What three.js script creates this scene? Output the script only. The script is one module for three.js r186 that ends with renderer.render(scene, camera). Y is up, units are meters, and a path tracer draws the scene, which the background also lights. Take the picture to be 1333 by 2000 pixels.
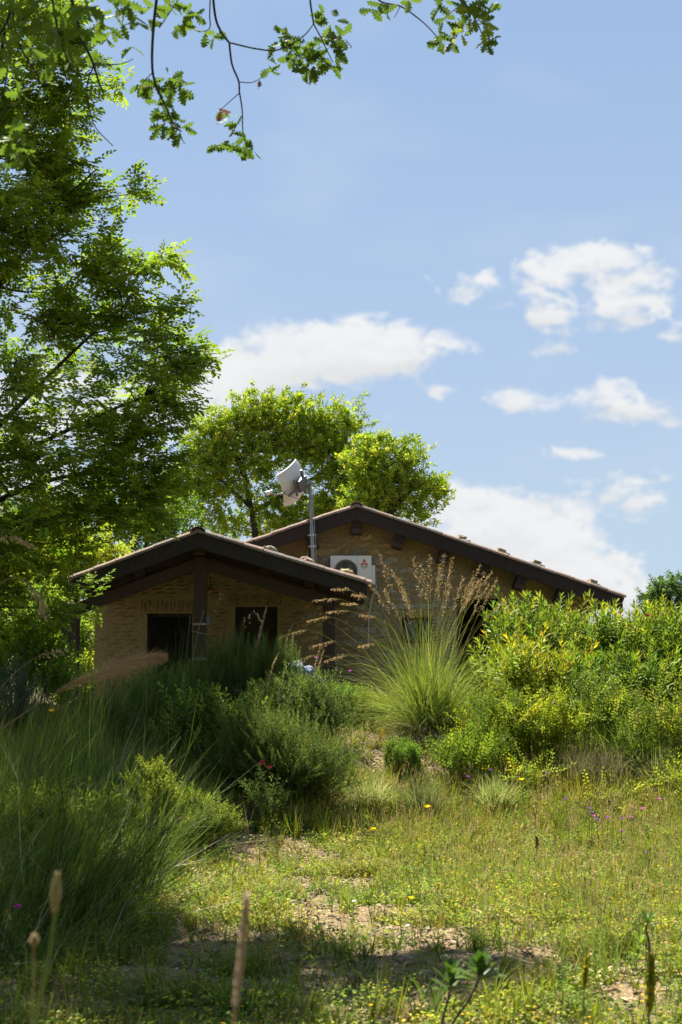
import * as THREE from 'three';
import { mergeGeometries } from 'three/addons/utils/BufferGeometryUtils.js';
import { RoundedBoxGeometry } from 'three/addons/geometries/RoundedBoxGeometry.js';
import { FontLoader } from 'three/addons/loaders/FontLoader.js';
import { TextGeometry } from 'three/addons/geometries/TextGeometry.js';
import { createNoise2D, createNoise3D, createNoise4D } from 'simplex-noise';

// ------------------------------------------------------------------ camera, light, exposure
const scene = new THREE.Scene();
const FOV = 39.6, PITCH = 6.5, EYE = 1.6;
const camera = new THREE.PerspectiveCamera(FOV, 682 / 1024, 0.05, 3000);
camera.position.set(0, EYE, 0);
camera.rotation.set(PITCH * Math.PI / 180, 0, 0);
camera.focus = 19; camera.userData.fStop = 5.0;
const renderer = new THREE.WebGLRenderer({ antialias: true });
renderer.toneMapping = THREE.LinearToneMapping;
renderer.toneMappingExposure = 3.55;
renderer.shadowMap.enabled = true;

const SUN_EL = 60, SUN_AZ = -27;                       // degrees above the horizon, degrees right of the view
const rad = (d) => d * Math.PI / 180;
const SUN = new THREE.Vector3(Math.sin(rad(SUN_AZ)) * Math.cos(rad(SUN_EL)), Math.sin(rad(SUN_EL)), -Math.cos(rad(SUN_AZ)) * Math.cos(rad(SUN_EL)));
const sun = new THREE.DirectionalLight(new THREE.Color(1.0, 0.95, 0.86), 4.6);
sun.name = 'sun'; sun.position.copy(SUN).multiplyScalar(80); sun.castShadow = true;
sun.shadow.camera.left = -25; sun.shadow.camera.right = 25; sun.shadow.camera.top = 40; sun.shadow.camera.bottom = -25; sun.shadow.camera.far = 200;
sun.shadow.mapSize.set(4096, 4096);
scene.add(sun, sun.target);

function mulberry(a) { return () => { a = (a + 0x6d2b79f5) | 0; let t = Math.imul(a ^ (a >>> 15), 1 | a); t = (t + Math.imul(t ^ (t >>> 7), 61 | t)) ^ t; return ((t ^ (t >>> 14)) >>> 0) / 4294967296; }; }
const n2 = createNoise2D(mulberry(11)), n3 = createNoise3D(mulberry(12));
const fbm2 = (x, y, o = 5) => { let s = 0, a = 0.5; for (let i = 0; i < o; i++) { s += a * n2(x, y); x = x * 2.03 + 17.1; y = y * 2.03 - 5.3; a *= 0.5; } return s; };
const fbm3 = (x, y, z, o = 5) => { let s = 0, a = 0.5; for (let i = 0; i < o; i++) { s += a * n3(x, y, z); x = x * 2.07 + 3.1; y = y * 2.07 - 5.3; z = z * 2.07 + 1.7; a *= 0.5; } return s; };
const { clamp, lerp, smoothstep } = THREE.MathUtils;
const V = (x, y, z) => new THREE.Vector3(x, y, z);

// a sight line of the camera, and the point where it meets the upright plane D metres ahead (used to survey sizes off the photograph)
const FPX = 1000 / Math.tan(rad(FOV / 2)), CP = Math.cos(rad(PITCH)), SP = Math.sin(rad(PITCH));
const ray = (px, py) => { const x = (px - 666.5) / FPX, y = (1000 - py) / FPX; return V(x, y * CP + SP, y * SP - CP); };
const at = (px, py, D) => { const d = ray(px, py); return d.multiplyScalar(D / -d.z).add(camera.position); };

// ------------------------------------------------------------------ sky: air and clouds
function makeSky() {
  const W = 4096, H = 2048, data = new Float32Array(W * H * 4), K = 4 / renderer.toneMappingExposure;
  // clouds: [azimuth, elevation, half width, half height, weight] in degrees
  const px2ang = (px, py) => { const d = ray(px, py).normalize(); return [Math.atan2(d.x, -d.z) * 180 / Math.PI, Math.asin(d.y) * 180 / Math.PI]; };
  const blobs = [];
  const B = (px, py, rx, ry, w = 1) => { const [a, e] = px2ang(px, py); blobs.push([a, e, rx / 48.5, ry / 48.5, w]); };
  B(660, 690, 225, 62, 1.4); B(560, 705, 200, 55, 1.35); B(775, 680, 105, 56, 1.2); B(690, 655, 60, 40, 1); B(430, 745, 170, 70, 1.1); B(330, 800, 200, 70, 1.05); B(160, 830, 200, 90, 1); B(720, 815, 55, 22, .62); B(850, 765, 45, 16, .55);
  B(1165, 505, 105, 36, 1); B(1230, 545, 85, 40, 1); B(1060, 545, 60, 42, 1.0); B(1075, 600, 50, 50, 1.05); B(1225, 605, 85, 40, 1.05); B(1040, 520, 40, 26, .9); B(1290, 560, 40, 25, .6); B(890, 560, 55, 28, .66); B(950, 545, 30, 22, .6); B(1080, 640, 40, 22, .7); B(1075, 685, 55, 16, .6); B(1000, 580, 50, 20, .6); B(1320, 650, 40, 20, .9); B(1025, 495, 40, 12, .5);
  B(1010, 780, 50, 28, .75); B(1190, 780, 95, 36, .95); B(1250, 805, 80, 26, .75); B(1100, 790, 70, 24, .62); B(1330, 815, 50, 24, .6);
  B(1110, 887, 75, 14, .75); B(1000, 870, 30, 8, .45);
  B(980, 1030, 190, 72, 1.35); B(910, 985, 90, 40, 1.15); B(1080, 1050, 110, 70, 1.25); B(1190, 950, 110, 34, .8); B(1250, 975, 50, 40, .7); B(1130, 945, 50, 22, .65); B(1120, 1130, 120, 70, 1.2); B(1200, 1160, 80, 50, 1.2); B(1160, 1115, 90, 45, 1.3); B(1080, 1085, 60, 40, 1.3); B(1000, 1120, 200, 80, 1.1); B(860, 1090, 160, 70, 1);
  B(740, 615, 25, 14, .42); B(40, 760, 180, 60, .9); B(30, 930, 250, 90, 1);
  const R = mulberry(5);
  for (let i = 0; i < 90; i++) {                      // the same fair-weather clouds all round
    const az = 15 + R() * 330, el = 3 + Math.pow(R(), 1.6) * 60; const s = 0.8 + R() * 1.2;
    if (Math.abs(((az + 180) % 360) - 180) < 19 && el < 34) continue;
    for (let k = 0; k < 4; k++) blobs.push([((az + (R() - .5) * 9 * s + 180) % 360) - 180, el + (R() - .5) * 2.4 * s, (2 + R() * 3) * s, (.7 + R() * .9) * s, .7 + R() * .45]);
  }
  // coarse base field
  const BW = 2048, BH = 512, base = new Float32Array(BW * BH);
  for (const [a, e, rx, ry, w] of blobs) {
    const ex = rx * 1.9 / Math.max(.25, Math.cos(rad(e))), ey = ry * 1.9;
    for (let j = Math.max(0, Math.floor((e - ey) / 90 * BH)); j <= Math.min(BH - 1, Math.ceil((e + ey) / 90 * BH)); j++) {
      const dv = ((j + .5) / BH * 90 - e) / ry;
      for (let i = Math.floor((a - ex + 180) / 360 * BW); i <= Math.ceil((a + ex + 180) / 360 * BW); i++) {
        let du = ((i + .5) / BW * 360 - 180 - a) * Math.cos(rad(e)) / rx;
        const v = w * Math.max(0, 1.0 - 0.62 * (du * du + dv * dv));
        const o = j * BW + ((i % BW) + BW) % BW; if (v > base[o]) base[o] = v;
      }
    }
  }
  const sample = (az, el) => {
    const x = (az + 180) / 360 * BW - .5, y = clamp(el / 90 * BH - .5, 0, BH - 1.001), x0 = Math.floor(x), y0 = Math.floor(y), fx = x - x0, fy = y - y0;
    const g = (i, j) => base[Math.min(j, BH - 1) * BW + ((i % BW) + BW) % BW];
    return lerp(lerp(g(x0, y0), g(x0 + 1, y0), fx), lerp(g(x0, y0 + 1), g(x0 + 1, y0 + 1), fx), fy);
  };
  const air = [[0, .60, .745, .865], [6, .545, .70, .875], [12, .475, .632, .862], [18, .420, .580, .830], [26, .350, .510, .785], [40, .27, .42, .71], [60, .21, .35, .63], [90, .18, .31, .58]];
  for (let r = 0; r < H; r++) {
    const el = ((r + .5) / H - .5) * 180, up = Math.max(el, 0), y = Math.sin(rad(el));
    let k = 0; while (k < air.length - 2 && up > air[k + 1][0]) k++;
    const f = clamp((up - air[k][0]) / (air[k + 1][0] - air[k][0]), 0, 1), col = [1, 2, 3].map((c) => lerp(air[k][c], air[k + 1][c], f));
    for (let c = 0; c < W; c++) {
      const phi = ((c + .5) / W - .5) * 2 * Math.PI, x = Math.cos(phi) * Math.cos(rad(el)), z = Math.sin(phi) * Math.cos(rad(el)), o = (r * W + c) * 4;
      const cs = x * SUN.x + y * SUN.y + z * SUN.z, glow = 0.94 + 0.12 * Math.pow(Math.max(0, cs), 3) + 0.5 * Math.pow(Math.max(0, cs), 24);
      let a = 0, shade = 1;
      if (el > -1 && el < 75) {
        const az = Math.atan2(x, -z) * 180 / Math.PI, b = sample(az, up);
        if (b > 0.01) {
          const s = 5.5, q = fbm3(x * s * 2.1, y * s * 3.4, z * s * 2.1, 4), w = fbm3(x * 24 + q, y * 44, z * 24, 6), f = fbm3(x * 95 + w, y * 150, z * 95, 4); let bil = 0; for (let i = 0, am = .5, fx = x * 30 + q, fy = y * 44, fz = z * 30; i < 5; i++) { bil += am * Math.abs(n3(fx, fy, fz)); fx *= 2.1; fy *= 2.1; fz *= 2.1; am *= .5; }
          const d = b + q * .36 + w * .62 - (bil - .28) * .7 + f * .2 - .33, over = sample(az, Math.min(up + .75, 89)) - sample(az, Math.max(up - .5, 0));
          a = .965 * smoothstep(d, -.12, .66);
          shade = lerp(1, .90, smoothstep(over + w * .3, -.1, .8)) * lerp(.96, 1.0, smoothstep(w - bil, -.6, .1));
        }
        a = Math.max(a, .10 * smoothstep(fbm3(x * 4 + 9, y * 9, z * 4, 4), .0, .6) * smoothstep(up, 0, 8));
      }
      const cl = [.93, .94, .95];
      for (let h = 0; h < 3; h++) data[o + h] = lerp(col[h] * glow, cl[h] * shade * Math.min(1.02, glow), a) * K;
      data[o + 3] = 1;
    }
  }
  const t = new THREE.DataTexture(data, W, H, THREE.RGBAFormat, THREE.FloatType);
  t.mapping = THREE.EquirectangularReflectionMapping; t.magFilter = THREE.LinearFilter; t.minFilter = THREE.LinearFilter; t.needsUpdate = true;
  return t;
}
const skyTex = makeSky();
scene.background = skyTex; scene.environment = skyTex;
scene.environmentIntensity = 0.25; scene.backgroundIntensity = 0.25;

// ------------------------------------------------------------------ naming helpers
const taken = new Map();
function numbered(n) { const k = taken.get(n) ?? 0; taken.set(n, k + 1); return k ? n + '_' + String(k).padStart(3, '0') : n; }
function thing(name, label, category, p = V(0, 0, 0), turn = 0, group) {
  const o = new THREE.Group(); o.name = numbered(name); o.position.copy(p); o.rotation.y = turn;
  o.userData = { label, category }; if (group) o.userData.group = group;
  scene.add(o); return o;
}
function part(name, geo, mat, parent, kind, label) {
  const m = new THREE.Mesh(geo, mat); m.name = name; m.castShadow = m.receiveShadow = true;
  if (kind) m.userData.kind = kind; if (label) m.userData.label = label;
  parent.add(m); return m;
}
function scatter(name, geo, mat, list, parent, top) {     // list: [Matrix4, Color?]
  const m = new THREE.InstancedMesh(geo, mat, list.length); m.name = name; m.castShadow = m.receiveShadow = true; m.userData.kind = 'stuff';
  list.forEach(([mx, c], i) => { m.setMatrixAt(i, mx); if (c) m.setColorAt(i, c); });
  if (top) { Object.assign(m.userData, top); m.name = numbered(name); }
  (parent ?? scene).add(m); return m;
}
function copyThing(src, p, turn, label, scale = 1) {
  const c = src.clone(); c.name = numbered(src.name.replace(/_\d{3}$/, '')); c.userData = { ...src.userData, label };
  c.position.copy(p); c.rotation.y = turn; c.scale.setScalar(scale); scene.add(c); return c;
}

// ------------------------------------------------------------------ mesh builder
class MB {
  constructor() { this.p = []; this.c = []; this.i = []; this.u = []; this.col = [1, 1, 1]; }
  v(p, u = 0, w = 0) { this.p.push(p.x, p.y, p.z); this.c.push(this.col[0], this.col[1], this.col[2]); this.u.push(u, w); return this.p.length / 3 - 1; }
  color(c, k = 1) { this.col = [c[0] * k, c[1] * k, c[2] * k]; return this; }
  tri(a, b, c) { this.i.push(a, b, c); }
  tube(pts, radii, sides = 5, cap = false) {
    let prev = null, a0 = V(0, 0, 0), len = 0;
    const T = V(0, 0, 0), S = V(0, 0, 0), Q = V(0, 0, 0);
    for (let k = 0; k < pts.length; k++) {
      T.subVectors(pts[Math.min(k + 1, pts.length - 1)], pts[Math.max(k - 1, 0)]).normalize();
      if (k === 0) { S.set(Math.abs(T.y) > .9 ? 1 : 0, Math.abs(T.y) > .9 ? 0 : 1, 0); S.addScaledVector(T, -S.dot(T)).normalize(); a0.copy(S); }
      else { a0.addScaledVector(T, -a0.dot(T)).normalize(); len += pts[k].distanceTo(pts[k - 1]); }
      Q.crossVectors(T, a0);
      const ring = [], r = Array.isArray(radii) ? radii[k] : radii;
      for (let s = 0; s <= sides; s++) { const g = s / sides * 2 * Math.PI; ring.push(this.v(pts[k].clone().addScaledVector(a0, Math.cos(g) * r).addScaledVector(Q, Math.sin(g) * r), s / sides, len)); }
      if (prev) for (let s = 0; s < sides; s++) { this.tri(prev[s], ring[s], prev[s + 1]); this.tri(prev[s + 1], ring[s], ring[s + 1]); }
      if (cap && k === pts.length - 1) { const m = this.v(pts[k]); for (let s = 0; s < sides; s++) this.tri(ring[s], m, ring[s + 1]); }
      prev = ring;
    }
  }
  // a grass blade or leaf strip along pts, w metres wide at its widest, tapering to the tip
  strip(pts, w, side, taper = 1) {
    let a = null; const n = pts.length - 1;
    for (let k = 0; k <= n; k++) {
      const t = k / n, ww = w * .5 * (taper === 1 ? Math.min(1, (1 - t) * 1.7 + .02) : taper(t));
      const l = this.v(pts[k].clone().addScaledVector(side, ww), 0, t), r = this.v(pts[k].clone().addScaledVector(side, -ww), 1, t);
      if (a) { this.tri(a[0], a[1], l); this.tri(l, a[1], r); } a = [l, r];
    }
  }
  // a leaf folded along its midrib: base b, direction d, up normal n
  leaf(b, d, n, len, wid, fold = .25, round = .45, droop = .15) {
    const s = V(0, 0, 0).crossVectors(d, n).normalize(), nn = V(0, 0, 0).crossVectors(s, d).normalize();
    const P = (t, o, h) => b.clone().addScaledVector(d, t * len).addScaledVector(s, o * wid * .5).addScaledVector(nn, h * wid - droop * len * t * t);
    const B = this.v(P(0, 0, 0)), M = this.v(P(round, 0, 0)), T = this.v(P(1, 0, 0));
    const L1 = this.v(P(round * .55, .82, fold * .8)), L2 = this.v(P(round + .18, .95, fold)), R1 = this.v(P(round * .55, -.82, fold * .8)), R2 = this.v(P(round + .18, -.95, fold));
    this.tri(B, M, L1); this.tri(L1, M, L2); this.tri(L2, M, T); this.tri(B, R1, M); this.tri(R1, R2, M); this.tri(R2, T, M);
  }
  tris() { return this.i.length / 3; }
  build(smooth = true) {
    const g = new THREE.BufferGeometry();
    g.setAttribute('position', new THREE.Float32BufferAttribute(this.p, 3)); g.setAttribute('color', new THREE.Float32BufferAttribute(this.c, 3)); g.setAttribute('uv', new THREE.Float32BufferAttribute(this.u, 2));
    g.setIndex(this.i); if (smooth) g.computeVertexNormals(); return g;
  }
}
const rnd = (R, a, b) => a + (b - a) * R();
const pick = (R, a) => a[Math.floor(R() * a.length)];
const UP = V(0, 1, 0);
function onSphere(R) { const y = R() * 2 - 1, a = R() * 6.2832, r = Math.sqrt(1 - y * y); return V(Math.cos(a) * r, y, Math.sin(a) * r); }
// a curved blade: start, first direction, length, how much it bends down
function bend(b, dir, len, droop, segs, R, wob = 0) {
  const pts = [b.clone()], d = dir.clone().normalize(), p = b.clone();
  for (let k = 0; k < segs; k++) {
    p.addScaledVector(d, len / segs); pts.push(p.clone());
    d.y -= droop / segs * (0.5 + k / segs); if (wob) { d.x += (R() - .5) * wob; d.z += (R() - .5) * wob; } d.normalize();
  }
  return pts;
}
function frameMatrix(p, dir, roll, s) {   // +Y of the geometry along dir
  const q = new THREE.Quaternion().setFromUnitVectors(UP, dir.clone().normalize()), q2 = new THREE.Quaternion().setFromAxisAngle(UP, roll);
  return new THREE.Matrix4().compose(p, q.multiply(q2), typeof s === 'number' ? V(s, s, s) : s);
}

// ------------------------------------------------------------------ materials
function tex(size, fn, repeat = 1, srgb = false) {
  const d = new Uint8Array(size * size * 4);
  for (let y = 0; y < size; y++) for (let x = 0; x < size; x++) { const v = fn(x / size, y / size), o = (y * size + x) * 4; for (let k = 0; k < 3; k++) d[o + k] = clamp(Array.isArray(v) ? v[k] : v, 0, 1) * 255; d[o + 3] = 255; }
  const t = new THREE.DataTexture(d, size, size); t.wrapS = t.wrapT = THREE.RepeatWrapping; t.magFilter = THREE.LinearFilter; t.repeat.set(repeat, repeat); t.needsUpdate = true;
  if (srgb) t.colorSpace = THREE.SRGBColorSpace; return t;
}
// noise that repeats without a seam
const n4 = createNoise4D(mulberry(13));
const loop = (u, v, s, o = 4, k = 0) => { const a = u * 2 * Math.PI, b = v * 2 * Math.PI; let r = s / (2 * Math.PI), t = 0, w = .5; for (let i = 0; i < o; i++) { t += w * n4(Math.cos(a) * r + k, Math.sin(a) * r, Math.cos(b) * r, Math.sin(b) * r - k); r *= 2; w *= .5; } return t; };
const grainTex = tex(512, (u, v) => .72 + .5 * loop(u, v, 20, 5, 3));
const stoneTex = tex(512, (u, v) => { const a = loop(u, v, 9, 5, 1), b = loop(u, v, 44, 3, 8); return [.74 + a * .5 + b * .3, .73 + a * .46 + b * .3, .70 + a * .36 + b * .3]; });
const woodTex = tex(512, (u, v) => { const g = Math.sin((u * 34 + loop(u, v, 4, 3, 2) * 5) * 2) * .16, f = fbm2(u * 90, v * 5, 3) * .35; return .75 + g * .6 + f; });
const M = {};
const std = (c, o = {}) => new THREE.MeshStandardMaterial({ color: new THREE.Color().setRGB(...c), roughness: .9, ...o });
const leafy = (name, c, o = {}) => new THREE.MeshPhysicalMaterial({ name, color: new THREE.Color().setRGB(...c), roughness: .95, transmission: .5, thickness: 0, clearcoat: .08, clearcoatRoughness: .4, side: THREE.DoubleSide, vertexColors: true, specularIntensity: .25, ...o });
M.bark = std([.075, .062, .05], { name: 'bark', map: woodTex, bumpMap: woodTex, bumpScale: .02, vertexColors: true });
M.leaf = leafy('leaf', [1, 1, 1]);
M.oakLeaf = leafy('oak_leaf', [1, 1, 1], { transmission: .5, clearcoat: .1 });
M.gloss = leafy('glossy_leaf', [1, 1, 1], { transmission: .45, clearcoat: .3, clearcoatRoughness: .35 });
M.blade = leafy('grass_blade', [1, 1, 1], { transmission: .45, clearcoat: .05 });
M.dry = leafy('dry_grass', [1, 1, 1], { transmission: .45, clearcoat: 0, roughness: 1 });
M.petal = leafy('petal', [1, 1, 1], { transmission: .45, clearcoat: 0, roughness: 1 });
M.darkWood = std([.030, .021, .019], { name: 'dark_stained_wood', map: woodTex, bumpMap: woodTex, bumpScale: .008, roughness: .9 });
M.redWood = std([.045, .022, .015], { name: 'red_brown_wood', map: woodTex, bumpMap: woodTex, bumpScale: .004, roughness: .7 });
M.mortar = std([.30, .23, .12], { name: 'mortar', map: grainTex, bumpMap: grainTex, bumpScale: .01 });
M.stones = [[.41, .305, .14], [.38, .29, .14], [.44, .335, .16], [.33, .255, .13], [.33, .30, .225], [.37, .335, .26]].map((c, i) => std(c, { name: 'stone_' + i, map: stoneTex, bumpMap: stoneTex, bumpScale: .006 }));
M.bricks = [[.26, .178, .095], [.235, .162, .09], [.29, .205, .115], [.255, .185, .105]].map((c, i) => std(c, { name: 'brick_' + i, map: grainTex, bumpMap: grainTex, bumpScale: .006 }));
M.tiles = [[.30, .20, .15], [.27, .185, .145], [.36, .26, .205], [.21, .16, .13]].map((c, i) => std(c, { name: 'clay_tile_' + i, map: stoneTex, bumpMap: grainTex, bumpScale: .006 }));
M.plaster = std([.30, .27, .22], { name: 'old_plaster', map: stoneTex });
M.black = std([.04, .04, .04], { name: 'black_iron', map: grainTex, roughness: .6 });
M.metal = std([.34, .36, .39], { name: 'galvanised_steel', metalness: .85, roughness: .42, map: grainTex });
M.steel = std([.62, .63, .64], { name: 'bright_steel', metalness: 1, roughness: .28, map: grainTex });
M.white = std([.66, .67, .67], { name: 'white_painted_metal', roughness: .42, map: tex(256, (u, v) => .94 + loop(u, v, 30, 3) * .09) });
M.paleStone = std([.36, .32, .25], { name: 'pale_stone', map: stoneTex, bumpMap: stoneTex, bumpScale: .02 });

// ------------------------------------------------------------------ ground
const moundTop = (D) => D < 12.5 ? 0 : D < 18.6 ? .98 * smoothstep(D, 13.0, 18.6) : D < 21.5 ? lerp(.98, .6, smoothstep(D, 18.6, 21.5)) : .6;
function groundY(x, z) {
  const D = -z;
  let h = moundTop(D + .9 * n2(x * .22, 3.1));
  h += .05 * n2(x * .35, z * .35) + .022 * n2(x * 1.3, z * 1.3);
  const house = smoothstep(D, 20.5, 22);
  h = lerp(h, .6, house * (x > -5.6 && x < 7 && D < 40 ? 1 : .3));
  if (D > 20) h += smoothstep(D, 23, 60) * 4.2 * smoothstep(-x, 4.0, 11) + .25 * n2(x * .06, z * .06) * smoothstep(D, 42, 80);
  if (D > 60) h -= (D - 60) * .02;
  return h;
}
const gpos = (x, z, dy = 0) => V(x, groundY(x, z) + dy, z);
function groundAt(px, py) {            // where a sight line meets the ground
  const d = ray(px, py); let t = 3;
  for (let k = 0; k < 4000; k++) { const x = d.x * t, y = EYE + d.y * t, z = d.z * t; if (y < groundY(x, z)) return gpos(x, z); t += .015 + t * .0008; }
  return gpos(d.x * 30, d.z * 30);
}
// how bare the path and the crumbling bank are (0 covered .. 1 bare)
const BARE = [[520, 1672, .55, .45], [470, 1690, .4, .5], [600, 1690, .4, .4], [560, 1730, .3, .35], [715, 1692, .45, .25], [660, 1800, .4, .4], [755, 1830, .5, .45], [700, 1870, .5, .35], [620, 1905, .7, .3], [790, 1900, .55, .35], [900, 1885, .45, .3], [1000, 1875, .4, .25], [840, 1960, .7, .3], [720, 1970, .5, .25], [640, 1765, .35, .4], [690, 1745, .35, .4], [610, 1735, .35, .4], [740, 1780, .4, .35], [820, 1850, .4, .3], [430, 1850, .35, .4], [300, 1900, .4, .3], [520, 1840, .3, .3], [400, 1700, .3, .3], [1100, 1900, .25, .25], [1240, 1930, .3, .2], [700, 1462, .8, .6], [760, 1470, .5, .6], [690, 1425, .9, .9], [640, 1470, .4, .5], [745, 1440, .5, .7], [830, 1480, .5, .6], [690, 1500, .35, .4], [500, 1650, .5, .35]].map(([px, py, a, b]) => { const p = groundAt(px, py); return [p.x, p.z, a, b * 1.2]; }).map(([x, z, a, b]) => [x, z, a * 1.02, b * 1.1]);
function bare(x, z) {
  const n = .9 * n2(x * 1.1, z * 1.1) + .6 * n2(x * 3.3, z * 3.3);
  let b = Math.max(.5 * smoothstep(n, .6, 1.1) * (x < .8 ? 1 : .4), .75 * smoothstep(n + .35, .1, .9) * smoothstep(z, -9.2, -8.0), .45 * smoothstep(n2(x * 1.7 + 9, z * 1.3), .15, .7) * smoothstep(x, -1.6, -.6));
  for (const [X, Z, a, c] of BARE) { const q = ((x - X) / a) ** 2 + ((z - Z) / c) ** 2; if (q < 4) b = Math.max(b, smoothstep(1.15 - q * .8 + n * .55, .2, 1.05)); }
  return clamp(b, 0, 1);
}
{
  const axis = (lo, hi, step, far) => { const a = []; for (let x = lo; x <= hi + 1e-6; x += step) a.push(x); let s = step; let e = hi; while (e < far) { s *= 1.35; e += s; a.push(e); } s = step; e = lo; while (e > -far) { s *= 1.35; e -= s; a.unshift(e); } return a; };
  const xs = axis(-6.5, 6.5, .06, 900), ds = axis(4.5, 21, .06, 1200);
  const P = [], C = [], U = [], I = [];
  for (const D of ds) for (const x of xs) {
    const z = -D, near = D > 4 && D < 22 && Math.abs(x) < 7, b = near ? bare(x, z) : .2;
    let y = groundY(x, z); if (near) y += .012 * n2(x * 7, z * 7) + .007 * n2(x * 17, z * 17) * (0.5 + b);
    P.push(x, y, z); U.push(x / 1.7, z / 1.7);
    const m = .5 + .5 * n2(x * 2.2, z * 2.2), q = .5 + .5 * fbm2(x * 5, z * 5, 3);
    const dirt = [lerp(.25, .36, m), lerp(.175, .255, m), lerp(.085, .125, m)], green = [lerp(.12, .19, q), lerp(.12, .165, q), lerp(.03, .045, q)];
    for (let k = 0; k < 3; k++) C.push(lerp(green[k], dirt[k], near ? clamp(b * 1.1 + .12, 0, 1) : .15));
  }
  const nx = xs.length;
  for (let j = 0; j < ds.length - 1; j++) for (let i = 0; i < nx - 1; i++) { const a = j * nx + i; I.push(a, a + 1, a + nx, a + 1, a + nx + 1, a + nx); }
  const g = new THREE.BufferGeometry(); g.setAttribute('position', new THREE.Float32BufferAttribute(P, 3)); g.setAttribute('color', new THREE.Float32BufferAttribute(C, 3)); g.setAttribute('uv', new THREE.Float32BufferAttribute(U, 2)); g.setIndex(I); g.computeVertexNormals();
  const soil = tex(1024, (u, v) => { const a = loop(u, v, 26, 5, 4), b = loop(u, v, 120, 3, 9); const k = .74 + a * .45 + b * .55; return [k, k * .985, k * .95]; });
  part('ground', g, new THREE.MeshStandardMaterial({ name: 'soil', vertexColors: true, map: soil, bumpMap: soil, bumpScale: .03, roughness: 1 }), scene, 'structure');
}

// ------------------------------------------------------------------ houses
const boxAt = (w, h, d, x, y, z, r = 0) => { const g = r ? new RoundedBoxGeometry(w, h, d, 2, r) : new THREE.BoxGeometry(w, h, d); g.translate(x, y, z); return g; };
// a rough block: a box whose front is pulled in at the edges and whose corners wander
function blockGeo(w, h, d, R, rough = .12) {
  const g = new THREE.BoxGeometry(w, h, d, 2, 2, 1).toNonIndexed(), p = g.attributes.position, memo = new Map();
  for (let i = 0; i < p.count; i++) {
    const k = [p.getX(i), p.getY(i), p.getZ(i)].map((v) => v.toFixed(3)).join();
    if (!memo.has(k)) {
      let x = p.getX(i), y = p.getY(i), z = p.getZ(i); const front = z > 0, edge = Math.abs(x) > w * .4 || Math.abs(y) > h * .4;
      if (front) { z += edge ? -d * .22 * (0.6 + R()) : d * .1 * R(); x *= 1 - .05 * R() - (edge ? .02 : 0); y *= 1 - rough * R() * .9; }
      x += (R() - .5) * w * rough * .4; y += (R() - .5) * h * rough; memo.set(k, [x, y, z]);
    }
    p.setXYZ(i, ...memo.get(k));
  }
  g.computeVertexNormals();
  const uv = g.attributes.uv, ou = R(), ov = R(); for (let i = 0; i < uv.count; i++) uv.setXY(i, ou + p.getX(i) * .9, ov + p.getY(i) * .9);
  return g;
}
// a clay roof tile: a tapered half pipe, axis along +y, arched towards +z
function tileGeo(len, r0, r1, R) {
  const g = new THREE.BufferGeometry(), P = [], I = [], U = [], n = 6;
  for (const [o, inner] of [[0, 0], [0, 1]]) for (let j = 0; j <= 1; j++) for (let k = 0; k <= n; k++) {
    const a = Math.PI * k / n, r = (j ? r1 : r0) - inner * .014; P.push(Math.cos(a) * r, (j - .5) * len, Math.sin(a) * r * .8); U.push(k / n * .3 + R() * .01, j * len);
  }
  const q = (a, b, c, d) => I.push(a, b, c, b, d, c), w = n + 1;
  for (let k = 0; k < n; k++) { q(k, k + 1, w + k, w + k + 1); q(2 * w + k + 1, 2 * w + k, 3 * w + k + 1, 3 * w + k); q(k + 1, k, 2 * w + k + 1, 2 * w + k); q(w + k, w + k + 1, 3 * w + k, 3 * w + k + 1); }
  q(0, w, 2 * w, 3 * w); q(w + n, n, 3 * w + n, 2 * w + n);
  g.setAttribute('position', new THREE.Float32BufferAttribute(P, 3)); g.setAttribute('uv', new THREE.Float32BufferAttribute(U, 2)); g.setIndex(I);
  const f = g.toNonIndexed(); f.computeVertexNormals(); return f;
}
// one slope of a tiled roof. A: ridge point at the front verge, E: eave point at the front verge, back: depth in metres
function roofSlope(roofPart, A, E, back, R, skipFirst = 0) {
  const down = E.clone().sub(A), L = down.length(), dir = down.clone().normalize(), side = V(0, 0, -1), nrm = V(0, 0, 0).crossVectors(side, dir).normalize(); if (nrm.y < 0) nrm.negate();
  const pitch = .33, rows = Math.ceil(L / pitch), cols = Math.floor(back / .21), rest = [];
  const shapes = [0, 1, 2, 3].map(() => tileGeo(.44, .098, .082, R)), under = [0, 1].map(() => tileGeo(.44, .092, .098, R));
  for (let c = 0; c < cols; c++) for (let r = 0; r < rows; r++) for (let kind = 0; kind < 2; kind++) {
    const s = Math.min(L - .16, (r + .5) * pitch), zoff = c * .21 + (kind ? .105 : .0) + .055;
    const p = A.clone().addScaledVector(dir, s).addScaledVector(side, zoff).addScaledVector(nrm, (kind ? .0 : -.004) + R() * .012);
    // tile axes: y up the slope, z out of the roof (or into it for the channel tiles)
    const y = dir.clone().negate().applyAxisAngle(nrm, (R() - .5) * .05), z = kind ? nrm.clone().negate() : nrm.clone(); z.applyAxisAngle(side, (R() - .5) * .02 + (A.x < E.x ? 1 : -1) * .03);
    const x = V(0, 0, 0).crossVectors(y, z).normalize(), m = new THREE.Matrix4().makeBasis(x, y, z).setPosition(p);
    const g = kind ? pick(R, under) : pick(R, shapes);
    if (c < 2) { const t = part('tile', g, pick(R, M.tiles), roofPart); t.applyMatrix4(m); }
    else rest.push(g.clone().applyMatrix4(m));
  }
  part('tiling', mergeGeometries(rest), M.tiles[1], roofPart, 'stuff');
}
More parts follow.
